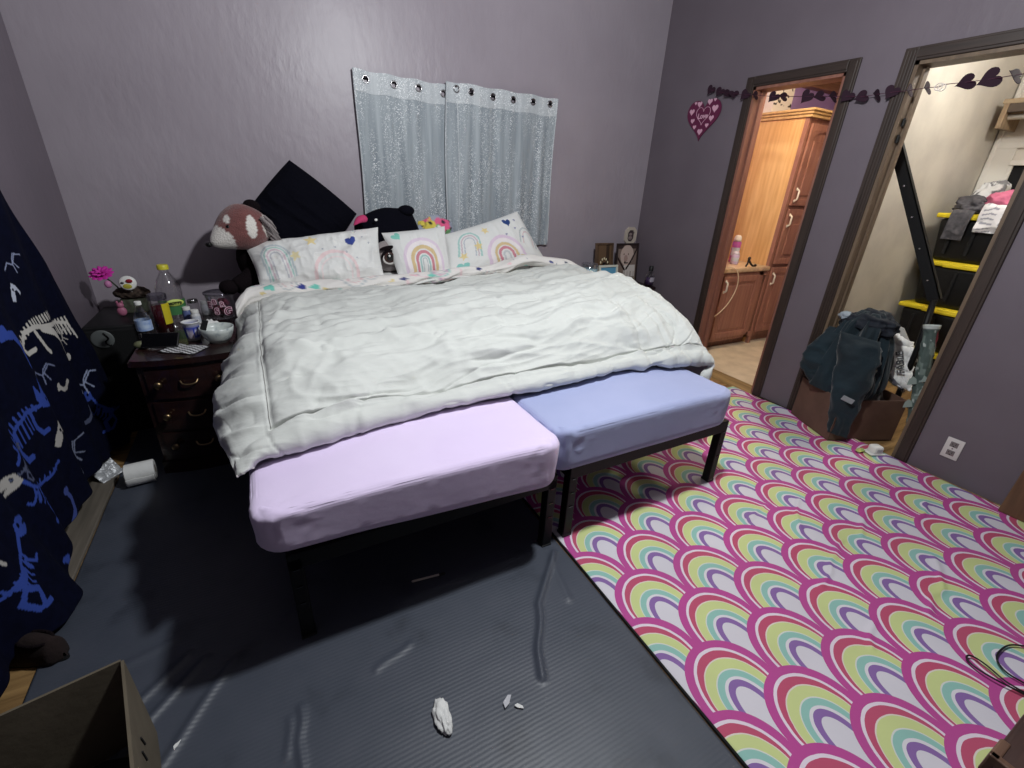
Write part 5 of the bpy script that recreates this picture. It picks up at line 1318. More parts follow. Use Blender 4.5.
def tall_cabinet():
    x0, x1, y0, y1 = 4.29, 5.19, 2.74, 3.30
    r = thing('tall_cabinet', 'tall oak linen cabinet with arched doors seen through the bathroom door', 'cabinet', ((x0+x1)/2, (y0+y1)/2, 0))
    bm = B(); bx(bm, x0+.012, x1, y0, y1, .08, 2.03); wpart('carcass', bm, cherry_d, r)
    bm = B(); bx(bm, x0, x0+.014, y0+.03, y1, .0, 2.03); wpart('side_panel', bm, oak, r)
    bm = B(); bx(bm, x0-.004, x0+.03, y0-.006, y0+.03, .0, 2.03, .003); wpart('face_stile', bm, cherry, r)
    bm = B(); bx(bm, x0+.01, x1, y0+.05, y1, 0, .08); wpart('toe_kick', bm, cherry_d, r)
    bm = B(); bx(bm, x0-.02, x1+.02, y0-.03, y1, 2.03, 2.055, .004); bx(bm, x0-.035, x1+.035, y0-.045, y1, 2.055, 2.075, .006); bx(bm, x0-.05, x1+.05, y0-.06, y1, 2.075, 2.095, .006); wpart('crown_moulding', bm, wood('pale oak crown', (196, 158, 104), (214, 178, 126), .4, 'X'), r)
    for k, (a, b) in enumerate(((x0+.05, (x0+x1)/2-.005), ((x0+x1)/2+.005, x1-.03))):
        side = 'left'
        raised_door(a, b, 1.33, 1.99, y0, r, arch=True, handle=side, knob_z=1.42)
        raised_door(a, b, .80, 1.30, y0, r, arch=True, handle=side, knob_z=1.20)
        raised_door(a, b, .12, .77, y0, r, arch=False, handle=side, knob_z=.66)
tall_cabinet()
def vanity():
    x0, x1, y0, y1 = 3.30, 4.285, 2.74, 3.30
    r = thing('vanity_cabinet', 'low reddish oak vanity cabinet in front of the tall oak cabinet', 'cabinet', ((x0+x1)/2, (y0+y1)/2, 0))
    bm = B(); bx(bm, x0, x1, y0, y1, .08, .745); wpart('carcass', bm, cherry_d, r)
    bm = B(); bx(bm, x0, x1, y0-.012, y0, .70, .745, .003); bx(bm, x0, x1, y0-.012, y0, .08, .13, .003)
    for a in (x0, 3.60, 4.165): bx(bm, a, a+.07, y0-.012, y0, .08, .745, .003)
    wpart('face_frame', bm, cherry, r)
    bm = B(); bx(bm, x0, x1, y0+.06, y1, 0, .08); wpart('toe_kick', bm, cherry_d, r)
    raised_door(3.345, 3.615, .115, .71, y0-.010, r, arch=False, handle=None); raised_door(3.655, 4.175, .115, .71, y0-.010, r, arch=False, handle='left', knob_z=.62)
    bm = B(); bx(bm, 3.275, 4.272, y0-.035, y1+.015, .745, .785, .006); o = link('countertop', bm, mat('beige laminate counter', (214, 186, 152), .3, col2=(196, 166, 130), nscale=30), angle=40)
    rebase(o, (3.76, 3.0, .745)); tag(o, 'beige laminate countertop on the vanity cabinet', 'countertop')
vanity()
CT = .786
def spray_can(name, label, x, y, h, rad, c1, c2, capc, squat=False):
    r = thing(name, label, 'bottle', (x, y, CT), 0)
    bm = B(); lathe(bm, [(0, .003), (rad*.92, 0), (rad, .006), (rad, h*.72), (rad*.86, h*.77)], seg=28); link('body', bm, mat(label[:20], c1, .3, col2=c2, nscale=26), r, smooth=True)
    bm = B(); lathe(bm, [(0, h), (rad*.5, h*.99), (rad*.78, h*.93), (rad*.85, h*.85), (rad*.86, h*.76), (0, h*.76)], seg=28); link('cap', bm, plain(capc[0], capc[1], .4), r, smooth=True)
    bm = B(); n = 20; vv = [[bm.verts.new((rad*1.012*math.cos(a), rad*1.012*math.sin(a), z)) for a in np.linspace(PI*.9, PI*1.6, n)] for z in (h*.25, h*.55)]
    for i in range(n-1): bm.faces.new((vv[0][i], vv[0][i+1], vv[1][i+1], vv[1][i]))
    link('label', bm, plain('pale label', (228, 214, 224), .5), r, smooth=True)
spray_can('spray_can', 'pink and purple spray can with white cap on the counter', 4.10, 3.00, .255, .040, (214, 96, 146), (150, 84, 170), ('white cap', (232, 222, 214)))
spray_can('lotion_bottle', 'pale lilac lotion bottle at the left of the pink spray can', 3.99, 2.90, .115, .036, (206, 190, 214), (190, 170, 204), ('lilac cap', (214, 206, 220)))
def clip():
    r = thing('hair_clip', 'black claw clip standing on the front of the counter', 'hair clip', (3.985, 2.745, CT))
    bm = B(); tube(bm, smooth_pts([(-.03, 0, .004), (-.012, 0, .03), (-.008, .002, .062), (.0, .0, .088)], 5), .008, 8); link('jaw', bm, M['matte_black'], r, smooth=True)
    bm = B(); tube(bm, smooth_pts([(.0, 0, .06), (.03, 0, .03), (.06, -.01, .008), (.095, -.012, .008)], 5), .009, 8); link('jaw', bm, M['matte_black'], r, smooth=True)
    bm = B(); ball(bm, (-.004, 0, .074), (.016, .012, .018)); ball(bm, (.09, -.012, .012), (.016, .012, .012)); link('hinge', bm, M['gloss_black'], r, smooth=True)
clip()
bm = B(); tube(bm, smooth_pts([(3.55, 2.80, CT+.004), (3.66, 2.74, CT+.004), (3.73, 2.700, CT+.006), (3.80, 2.688, .73), (3.83, 2.695, .60), (3.77, 2.70, .46), (3.64, 2.70, .36), (3.50, 2.70, .33), (3.33, 2.69, .30)], 8), .005, 8)
o = link('cable', bm, plain('cream cable', (224, 204, 176), .5), smooth=True); rebase(o, (3.55, 2.80, CT)); tag(o, 'cream cable hanging in a loop down the vanity cabinet front', 'cable')
def floral_box():
    r = thing('storage_box', 'white box with black floral print on top of the tall oak cabinet', 'box', (4.44, 3.19, 2.095))
    nu, nv = 70, 60; u, v = np.meshgrid(np.linspace(-.13, .13, nu), np.linspace(.28, 0, nv))
    bm = B(); bx(bm, -.13, .13, -.06, .10, 0, .28, .004); link('body', bm, plain('white board', (222, 214, 206), .7), r)
    o = link('printed_face', sheet(np.stack([u, u*0-.0615, v], -1)), M['painted'], r); a, b = u.ravel(), v.ravel(); col = np.tile(np.array(lin((222, 214, 206))[:3]), (nu*nv, 1))
    put(col, (ridge(np.stack([a*18, b*18, a*0], 1), 2) > .95) & (b > .07), (60, 54, 56)); paint(o, col)
floral_box()
bm = B(); bx(bm, -.14, .14, -.10, .10, 0, .012, .005); o = link('bath_mat', bm, plain('white bath mat', (226, 216, 204), .9, bump=.4, bscale=120)); o.location = (4.60, 2.37, .001); tag(o, 'small white mat on the bathroom floor', 'mat')

# ------------------------------------------------------------------ closet contents
LH, TH = .035, .338
def tote():
    r = thing('storage_tote', 'topmost black storage tote with yellow lid under the clothes in the closet', 'storage tote', (4.77, 1.31, 0), 0, 'black totes with yellow lids')
    bm = B(); box(bm, (0, 0, .15), (.46, .72, .30), None, .03, 4)
    for v in bm.verts: k = .90+.10*(v.co.z/.30); v.co.x *= k; v.co.y *= k
    link('tub', bm, plain('black tote plastic', (14, 14, 16), .42), r, angle=50)
    for k in range(5):
        bm = B(); bx(bm, -.236, -.224, -.26+k*.13-.012, -.26+k*.13+.012, .05, .26, .004); link('rib', bm, plain('black tote plastic', (14, 14, 16), .42), r)
    bm = B(); box(bm, (0, 0, .318), (.50, .765, .034), None, .010, 3); bx(bm, -.253, -.24, -.22, .22, .297, .318, .004); bx(bm, -.20, .20, -.33, .33, .330, .338, .004)
    link('lid', bm, plain('yellow lid plastic', (226, 200, 40), .45), r, angle=40)
    for s in (-1, 1):
        bm = B(); bx(bm, -.06, .06, s*.375-.008, s*.375+.008, .27, .31, .004); link('handle', bm, plain('black tote plastic', (14, 14, 16), .42), r)
    return r
t0 = tote(); t0.location.z = 3*TH
for k, (nm, dx, dy) in enumerate((('second black tote with yellow lid from the top of the closet stack', .0, .0), ('third black tote with yellow lid from the top of the closet stack', -.01, .01), ('lowest black tote in the closet stack, mostly hidden by the jacket pile', .0, -.01))):
    c = copy_tree(t0); c.location = (4.77+dx, 1.31+dy, (2-k)*TH); c['label'] = nm
def drape_cloth(name, label, cat, loc, P, m, thick=.004, painter=None):
    fl = grid_normals(P)[P.shape[0]//2, P.shape[1]//2, 2] < 0
    o = link(name, sheet(P, thick, flip=bool(fl)), m, smooth=True); rebase(o, loc)
    if painter: col = painter(P); paint(o, col)
    return tag(o, label, cat)
def heap_cloth(name, label, cat, c, r, m, seed, f=2.4, amp=.34, sub=5, flatten=True, painter=None):
    bm = B(); vs = ball(bm, (0, 0, 0), 1.0, None, sub); q = np.array([v.co[:] for v in vs])
    k = 1+amp*(.55*ridge(q*f+seed, 3)*.5+.6*fbm(q*f*.8+seed*2, 2))
    for v, s in zip(vs, k):
        p = v.co*s; v.co = Vector((p.x*r[0], p.y*r[1], max(p.z, -.75 if flatten else -9)*r[2]))
    o = link(name, bm, m, smooth=True); o.location = c
    if painter:
        a = np.empty(len(o.data.vertices)*3); o.data.vertices.foreach_get('co', a); paint(o, painter(a.reshape(-1, 3)))
    return tag(o, label, cat) if label else o
ZT = 4*TH+.002
gcl = mat('charcoal grey cotton', (88, 86, 90), .95, col2=(70, 68, 72), nscale=40, bump=.3, bscale=60)
def hang_sheet(y0, y1, x_back, x_front, z_top, z_bot, seed, nu=60, nv=80):
    """cloth lying on a flat top and falling over the front edge (towards -x)"""
    u = np.linspace(0, 1, nu)[None, :].repeat(nv, 0); t = np.linspace(0, 1, nv)[:, None].repeat(nu, 1)
    L1 = x_back-x_front; L2 = z_top-z_bot; s = t*(L1+L2)
    x = np.where(s < L1, x_back-s, x_front-.012*np.sin(np.clip((s-L1)/.05, 0, PI/2))); z = np.where(s < L1, z_top, z_top-(s-L1))
    y = y0+(y1-y0)*u+.03*(s-L1)*np.sin(seed+u*2)
    n = .014*ridge(np.stack([(y*9).ravel()+seed, (s*5).ravel(), 0*u.ravel()], 1), 2).reshape(u.shape)
    z = z+np.where(s < L1, np.abs(n)+.006, 0); x = x-np.where(s >= L1, np.abs(n)+.004, 0)
    return np.stack([x, y, z], -1)
r_ = heap_cloth('folded_garment', 'charcoal grey garment bunched on the topmost tote with a sleeve hanging down', 'clothing', (4.70, 1.535, ZT+.050), (.15, .13, .068), gcl, 2.0)
o = drape_cloth('sleeve', '', '', (0, 0, 0), hang_sheet(1.475, 1.60, 4.66, 4.512, ZT, 1.17, 1.0), gcl); o.parent = r_; o.data.transform(Matrix.Translation(-r_.location))
def p_stripe(P):
    y, z, x = P[..., 1].ravel(), P[..., 2].ravel(), P[..., 0].ravel(); s = z-x
    col = np.tile(np.array(lin((222, 220, 222))[:3]), (len(y), 1)); put(col, (np.abs(np.sin(s*110+y*8)) < .5) & (np.sin(y*60) > -.6), (150, 150, 160)); return col
drape_cloth('folded_garment', 'white garment with rows of grey print hanging over the topmost tote lid', 'clothing', (4.6, 1.30, ZT), hang_sheet(1.18, 1.44, 4.66, 4.505, ZT+.055, 1.235, 4.0), M['painted_fabric'], .004, p_stripe)
heap_cloth('folded_garment', 'pink garment folded behind the white printed one on the topmost tote', 'clothing', (4.66, 1.34, ZT+.075), (.13, .15, .085), mat('dusty pink cotton', (204, 112, 140), .95, bump=.3, bscale=50), 7.0)
def p_cam(p):
    col = np.tile(np.array(lin((214, 214, 214))[:3]), (len(p), 1)); put(col, fbm(p*22, 2) > .25, (120, 120, 124)); return col
heap_cloth('folded_garment', 'white and grey garment heaped at the back of the topmost tote', 'clothing', (4.90, 1.56, ZT+.09), (.10, .10, .125), M['painted_fabric'], 5.0, painter=p_cam)
# shelf with bracket on the back wall
def shelf():
    r = thing('wall_shelf', 'wooden shelf on brackets high on the closet back wall', 'shelf', (5.0, 1.3, 2.05))
    bm = B(); bx(bm, 4.86, 5.13, .3, 1.70, 2.085, 2.115, .003); wpart('board', bm, wood('pale shelf board', (150, 132, 106), (176, 156, 128), .6, 'Y'), r)
    bm = B(); bx(bm, 4.865, 4.885, .3, 1.66, 2.03, 2.085, .003); wpart('front_lip', bm, plain('dark shelf lip', (84, 72, 62), .6), r)
    bm = B(); tube(bm, [(4.93, .3, 2.005), (4.93, 1.66, 2.005)], .018, 14); wpart('hanging_rail', bm, plain('white trim paint', (216, 212, 204), .6), r, smooth=True)
    bm = B(); bx(bm, 4.86, 5.15, 1.66, 1.69, 1.93, 2.085, .003); wpart('bracket', bm, wood('bracket wood', (132, 112, 88), (156, 134, 108), .6, 'Z'), r)
shelf()
# black plank leaning across the doorway
def plank():
    r = thing('metal_bar', 'long black perforated bar leaning inside the closet doorway', 'bar', (3.43, 1.10, .02))
    a = Vector((3.42, 1.64, 1.765)); b = Vector((3.42, 1.13, .89)); d = (b-a).normalized()
    fm = frame_mtx(a, d, Vector((0, 1, .2))); L = (b-a).length
    bm = B(); 
    for p in ((-.030, .030, -.003, .003), (-.030, -.024, -.003, .028)):
        q = bmesh.ops.create_cube(bm, size=1.0); bmesh.ops.transform(bm, matrix=fm@Matrix.Translation((L/2, (p[0]+p[1])/2, (p[2]+p[3])/2))@Matrix.Diagonal((L, p[1]-p[0], p[3]-p[2], 1)), verts=q['verts'])
    wpart('angle_iron', bm, M['black_metal'], r)
    for k in range(5):
        bm = B(); q = bmesh.ops.create_uvsphere(bm, u_segments=10, v_segments=6, radius=.007); bmesh.ops.transform(bm, matrix=fm@Matrix.Translation((.12+k*(L-.24)/4, .006, -.004)), verts=q['verts'])
        wpart('bolt', bm, M['steel'], r, smooth=True)
    bm = B(); tube(bm, [b, Vector((3.425, 1.11, .60)), Vector((3.43, 1.10, .02))], .016, 10); wpart('end_post', bm, M['black_metal'], r, smooth=True)
plank()
# carton with the jacket over it
BOXR = math.atan2(-.17, .42)
def carton():
    r = thing('cardboard_box', 'brown carton under the dark teal jacket in the closet doorway', 'box', (3.235, 1.275, 0), -.40)
    w, d, h, t = .44, .36, .29, .006
    m = mat('brown carton', (104, 78, 66), .7, col2=(88, 64, 54), nscale=6, bump=.1, bscale=20)
    bm = B(); bx(bm, -w/2, w/2, -d/2, -d/2+t, .010, h, .002); bx(bm, -w/2, w/2, d/2-t, d/2, .010, h, .002); bx(bm, -w/2, -w/2+t, -d/2, d/2, .010, h, .002); bx(bm, w/2-t, w/2, -d/2, d/2, .010, h, .002); bx(bm, -w/2, w/2, -d/2, d/2, .010, .018); link('walls', bm, m, r)
    bm = B(); box(bm, (w/2+.04, 0, h-.04), (.10, d*.95, .005), (0, .75, 0)); link('flap', bm, m, r)
    bm = B(); vs = ball(bm, (0, 0, .2), (.19, .15, .14), None, 4); q = np.array([v.co[:] for v in vs]); k = .02*ridge(q*9, 2)
    for v, s in zip(vs, k): v.co += v.normal*s
    c = link('clothes_pile', bm, gcl, r, smooth=True); c['kind'] = 'stuff'
carton()
teal = mat('dark teal jacket nylon', (12, 36, 46), .8, col2=(8, 26, 34), nscale=5, bump=.35, bscale=26, sheen=.2)
def jacket():
    r = thing('jacket', 'dark teal jacket heaped over the brown carton in the closet doorway', 'jacket', (3.15, 1.33, .3))
    # body: draped cone of cloth with vertical folds
    n, mseg = 150, 110
    th = np.linspace(0, 2*PI, n)[None, :].repeat(mseg, 0); t = np.linspace(0, 1, mseg)[:, None].repeat(n, 1)
    rad = np.interp(t.ravel(), [0, .08, .22, .45, .7, .9, 1.0], [.004, .055, .105, .150, .178, .182, .175]).reshape(t.shape)
    zz = np.interp(t.ravel(), [0, .08, .22, .45, .7, .9, 1.0], [.80, .79, .72, .60, .46, .345, .30]).reshape(t.shape)
    ct, st = np.cos(th), np.sin(th)
    P3 = np.stack([ct.ravel()*2.2, st.ravel()*2.2, (zz*3.0).ravel()], 1)
    fold = (.030*ridge(P3*(1, 1, .45), 3)+.035*fbm(P3*(.9, .9, 1.2)+8, 2)).reshape(t.shape)*np.clip(t*4, 0, 1)
    R = rad+fold
    x = 3.17+R*ct*.82+.02*(1-t); y = 1.300+R*st*.98+.02*t; z = zz+.05*fbm(P3*1.3+3, 2).reshape(t.shape)*np.clip(t*3, 0, 1)*(1-t)-.05*np.clip(t-.8, 0, 1)*5*(np.sin(th*2+1))*.3
    P = np.stack([x, y, z], -1); P[:, -1] = P[:, 0]
    wpart('body', sheet(P), teal, r, smooth=True)
    def strip(path, w, nm, m=teal, seed=0, amp=.012):
        c = smooth_pts(path, 10); nn = len(c); sg = 36
        A = np.linspace(0, 2*PI, sg)[None, :].repeat(nn, 0); tt = np.linspace(0, 1, nn)[:, None].repeat(sg, 1)
        wv = np.interp(np.linspace(0, 1, nn), np.linspace(0, 1, len(w)), w)[:, None]
        Cc = np.array([p[:] for p in c])[:, None, :]
        off = amp*ridge(np.stack([(A*1.0).ravel(), (tt*7+seed).ravel(), 0*A.ravel()], 1), 3).reshape(A.shape)
        # flat cloth tube lying against the carton: wide along the doorway, thin across it
        wide = np.array([.40, -.86, -.1]); wide /= np.linalg.norm(wide); thin = np.array([-.86, -.40, .25]); thin /= np.linalg.norm(thin)
        Q = Cc+(wv+off)[..., None]*np.cos(A)[..., None]*wide+((wv*.42+off))[..., None]*np.sin(A)[..., None]*thin
        Q[:, -1] = Q[:, 0]; v, f = sheet(Q); v = np.concatenate([v, Q[0, :1]*0+Q[0].mean(0), Q[-1, :1]*0+Q[-1].mean(0)]); k = nn*sg
        for i in range(sg-1): f.append([i+1, i, k]); f.append([(nn-1)*sg+i, (nn-1)*sg+i+1, k+1])
        return wpart(nm, (v, f), m, r, smooth=True)
    strip([(3.06, 1.27, .66), (3.02, 1.22, .52), (2.985, 1.20, .36), (2.985, 1.185, .20), (3.00, 1.175, .055)], [.10, .105, .095, .08, .055, .045], 'sleeve')
    strip([(3.12, 1.40, .66), (3.07, 1.42, .52), (3.05, 1.425, .40), (3.05, 1.40, .30)], [.07, .095, .105, .09, .05], 'front_panel', seed=3)
    bm = B(); vs = ball(bm, (0, 0, 0), 1.0, None, 5); q = np.array([v.co[:] for v in vs]); k = 1+.3*ridge(q*1.7+4, 3)*.5+.2*fbm(q*2, 2)
    for v, s in zip(vs, k): v.co = Vector((3.20, 1.30, .715))+Vector((v.co.x*.11*s, v.co.y*.13*s, v.co.z*.075*s))
    wpart('hood', bm, mat('black jacket lining', (24, 30, 40), .8, bump=.3, bscale=40), r, smooth=True)
    bm = B(); vs = ball(bm, (0, 0, 0), 1.0, None, 4); q = np.array([v.co[:] for v in vs]); k = 1+.4*ridge(q*2+9, 2)*.5
    for v, s in zip(vs, k): v.co = Vector((3.14, 1.42, .742))+Vector((v.co.x*.035*s, v.co.y*.035*s, v.co.z*.025*s))
    wpart('lining', bm, plain('pale lining', (150, 160, 170), .9), r, smooth=True)
    bm = B(); q = bmesh.ops.create_cube(bm, size=1.0); bmesh.ops.transform(bm, matrix=frame_mtx(Vector((2.938, 1.163, .315)), (.40, -.86, -.25), (-.2, -.1, 1))@Matrix.Diagonal((.062, .034, .004, 1)), verts=q['verts']); bmesh.ops.bevel(bm, geom=bm.edges[:], offset=.0015, segments=2, affect='EDGES')
    wpart('label_patch', bm, plain('grey label patch', (150, 156, 160), .7), r)
jacket()
def bag():
    r = thing('paper_bag', 'white printed bag crumpled between the jacket and the wrapping paper roll', 'bag', (3.42, 1.19, .30))
    u, v = np.meshgrid(np.linspace(0, 1, 70), np.linspace(0, 1, 70)); 
    TL, TR, BR, BL = [np.array(p) for p in ((3.46, 1.32, .665), (3.46, 1.145, .60), (3.42, 1.055, .33), (3.42, 1.26, .40))]
    P = (1-u)[..., None]*(1-v)[..., None]*TL+u[..., None]*(1-v)[..., None]*TR+u[..., None]*v[..., None]*BR+(1-u)[..., None]*v[..., None]*BL
    nz = .018*ridge(np.stack([(u*3).ravel(), (v*3).ravel(), 0*u.ravel()], 1), 3).reshape(u.shape)-.05*np.sin(PI*u)*np.sin(PI*v)
    P[..., 0] += nz
    wpart('front', sheet(P, .02), M['paper_white'], r, smooth=True)
    nm = np.array([-.95, -.2, .25]); e1 = (TR-TL); e2 = (TL-BL)
    fm = frame_mtx(Vector((TL*.18+TR*.30+BR*.38+BL*.14)+nm*.062), Vector(e2*.6-e1*.25)*-1, Vector(e1*-.9+e2*.2)*-1)
    bm = text_bm('FABLE', .052, fm @ Matrix.Rotation(PI, 4, 'Z'), .003, bold=.001); wpart('lettering', bm, plain('dark print', (60, 60, 64), .6), r)
    bm = B(); tube(bm, smooth_pts([(3.41, 1.28, .50), (3.38, 1.20, .42), (3.36, 1.10, .36), (3.36, 1.06, .34)], 5), .010, 8); wpart('plastic_edge', bm, M['clear_grey'], r, smooth=True)
    u, v = np.meshgrid(np.linspace(0, 1, 30), np.linspace(0, 1, 30)); A_, B_, C_, D_ = [np.array(p) for p in ((3.50, 1.33, .69), (3.50, 1.24, .68), (3.50, 1.10, .50), (3.50, 1.20, .48))]
    P = (1-u)[..., None]*(1-v)[..., None]*A_+u[..., None]*(1-v)[..., None]*B_+u[..., None]*v[..., None]*C_+(1-u)[..., None]*v[..., None]*D_
    wpart('side_gusset', sheet(P, .01), plain('grey bag side', (176, 174, 170), .8), r, smooth=True)
bag()
def wrap_roll():
    r = thing('wrapping_paper_roll', 'torn roll of grey green wrapping paper leaning at the closet door\'s right side', 'wrapping paper', (3.32, .955, .20))
    a, b = Vector((3.335, 1.062, .765)), Vector((3.335, .945, .16)); n, sg = 90, 40
    d = (b-a).normalized(); fm = frame_mtx(a, Vector((1, 0, 0)), Vector((0, 1, -.2))); ex, ey = np.array([fm[i][0] for i in range(3)]), np.array([fm[i][1] for i in range(3)])
    t = np.linspace(0, 1, n)[:, None].repeat(sg, 1); A = np.linspace(0, 2*PI, sg)[None, :].repeat(n, 0)
    rad = .031+.004*ridge(np.stack([(t*9).ravel(), np.cos(A).ravel()*2, np.sin(A).ravel()*2], 1), 2).reshape(t.shape)+.008*np.clip(.06-t, 0, 1)/.06
    P = np.array(a)+(np.array(b)-np.array(a))*t[..., None]+rad[..., None]*(np.cos(A)[..., None]*ex+np.sin(A)[..., None]*ey); P[:, -1] = P[:, 0]
    o = wpart('roll', sheet(P), M['painted'], r, smooth=True)
    tt, aa = t.ravel(), A.ravel(); col = np.tile(np.array(lin((78, 92, 88))[:3]), (n*sg, 1)); q = np.stack([tt*10, np.cos(aa)*1.5, np.sin(aa)*1.5], 1)
    put(col, vnoise(q*1.6) > .35, (112, 126, 120)); put(col, vnoise(q*2.2+9) > .62, (176, 184, 180)); put(col, (tt < .20) & (tt > .04) & (np.cos(aa-5.3) > .72), (128, 36, 56)); put(col, tt < .03, (190, 196, 192)); paint(o, col)
    for k, (tk, s) in enumerate(((.55, .05), (.62, .06), (.78, .05), (.5, .04))):
        c = a+(b-a)*tk; bm = B(); m = frame_mtx(c+Vector((-.034, -.02 if k % 2 else .03, 0)), (.3, 1, -.4), (.2, .2, 1)); prism(bm, [(-s*.5, -s*.3), (s*.6, -s*.5), (s*.4, s*.2), (0, s*.6), (-s*.4, s*.3)], .0015, m); wpart('torn_flap', bm, plain('pale torn paper', (140, 152, 146), .7), r)
wrap_roll()

# ------------------------------------------------------------------ small things on the floor
def charger():
    r = thing('air_freshener_plug', 'white plug-in adapter lying on the rug edge by the closet door', 'adapter', (3.075, .985, .014), -.4)
    bm = B(); box(bm, (0, 0, .026), (.062, .056, .05), None, .012, 3); link('body', bm, M['white_plastic'], r, angle=50)
    bm = B(); bx(bm, -.050, .044, -.034, .034, 0, .006, .002); link('base_plate', bm, M['white_plastic'], r)
    bm = B(); box(bm, (.0, -.0285, .03), (.03, .003, .02), None, .001); link('vent', bm, plain('pale grey plastic', (190, 190, 190), .5), r)
charger()
bm = B(); prism(bm, [(-.035, -.014), (.02, -.020), (.04, .004), (.01, .018), (-.03, .012)], .003); o = link('candy_wrapper', bm, mat('yellow wrapper', (222, 214, 120), .4, col2=(150, 190, 120), nscale=60)); o.location = (3.015, 1.035, .018); tag(o, 'yellow wrapper beside the white adapter on the rug', 'wrapper')
def tp_roll():
    r = thing('paper_roll', 'white toilet paper roll lying on the floor mat by the nightstand', 'paper roll', (-.672, 2.36, .060), .10); r.scale = (.80, .88, .88)
    bm = B(); R = (0, PI/2, 0); lathe(bm, [(.022, -.070), (.050, -.070), (.054, -.066), (.054, .066), (.050, .070), (.022, .070)], (0, 0, 0), 36, R); link('tissue', bm, M['paper_white'], r, angle=40)
    bm = B(); lathe(bm, [(.022, .0705), (.022, -.0705), (.0205, -.0705), (.0205, .0705), (.022, .0705)], (0, 0, 0), 28, R); link('cardboard_core', bm, plain('grey cardboard', (120, 112, 104), .8), r, smooth=True)
    u, v = np.meshgrid(np.linspace(-.068, .066, 20), np.linspace(0, 1, 20)); a = PI*1.0+v*1.0
    P = np.stack([u, -.055*np.sin(v*1.5)*1.0-.010*v, .0-.052*v-.002*np.sin(u*60)], -1); P[..., 1] = -np.sqrt(np.maximum(.055**2-P[..., 2]**2, 0))*.9-.012-.006*v
    link('loose_sheet', sheet(P, .0015), M['paper_white'], r, smooth=True)
tp_roll()
def packet():
    u, v = np.meshgrid(np.linspace(-.055, .055, 40), np.linspace(.15, 0, 50)); q = np.stack([(u*30).ravel(), (v*30).ravel(), 0*u.ravel()], 1)
    d = .012*np.cos(u/.055*PI/2)*np.sin(v/.15*PI)+.006*ridge(q, 2).reshape(u.shape)
    P = np.stack([u*1.0+.02*v, d-.05*v*0, v], -1)
    o = link('foil_packet', sheet(P, .006), mat('crumpled silver wrapper', (190, 192, 196), .4, metal=.3, bump=.5, bscale=60), smooth=True); o.location = (-.795, 2.44, .012); o.rotation_euler = (-.75, 0, .95)
    tag(o, 'crumpled silver packet leaning on the baseboard under the dinosaur curtain', 'packet')
packet()
def scrap(name, label, loc, s, seed, m, cat='litter', flat=.4):
    bm = B(); vs = ball(bm, (0, 0, 0), 1.0, None, 4); q = np.array([v.co[:] for v in vs]); k = 1+.4*ridge(q*1.8+seed, 3)*.6
    for v, w in zip(vs, k): v.co = Vector((v.co.x*s[0]*w, v.co.y*s[1]*w, max(v.co.z*w, -.6)*s[2]))
    o = link(name, bm, m, smooth=True); o.location = (loc[0], loc[1], loc[2]+s[2]*.6); tag(o, label, cat); return o
scrap('crumpled_paper', 'crumpled white paper in the middle of the dark floor mat', (.248, .742, .007), (.020, .042, .014), 3.0, M['paper_white']).rotation_euler = (0, 0, -.05)
def pen():
    r = thing('pen', 'thin pale stick lying in the shadow under the lilac mattress', 'pen', (.361, 1.229, .012), -.12)
    bm = B(); lathe(bm, [(0, -.058), (.0035, -.056), (.0042, -.05), (.0042, .05), (.0035, .054), (.0, .054)], (0, 0, 0), 12, (0, PI/2, 0)); link('barrel', bm, plain('pale stick', (206, 196, 188), .6), r, smooth=True)
    bm = B(); lathe(bm, [(.0044, .046), (.0046, .048), (.0046, .066), (.003, .070), (0, .070)], (0, 0, 0), 12, (0, PI/2, 0)); link('tip', bm, M['matte_black'], r, smooth=True)
pen()
sp = plain('clear plastic scrap', (190, 190, 196), .3)
for px, py, s, a, lb in ((.43, .700, .022, .6, 'torn clear plastic strip right of the crumpled paper'), (.455, .672, .014, -.8, 'tiny white plastic shard at the end of the torn strip'), (.10, .655, .016, .2, 'small grey wrapper left of the crumpled paper near the frame bottom'), (-.395, .985, .012, .9, 'small white shred beside the open carton corner')):
    bm = B(); prism(bm, [(-s, -s*.25), (-s*.2, -s*.4), (s, -s*.1), (s*.7, s*.3), (-s*.5, s*.35)], .004); o = link('plastic_scrap', bm, sp if 'shard' not in lb and 'white' not in lb else M['paper_white']); o.location = (px, py, .010); o.rotation_euler = (.08, .1, a); tag(o, lb, 'litter', 'litter on the floor mat')
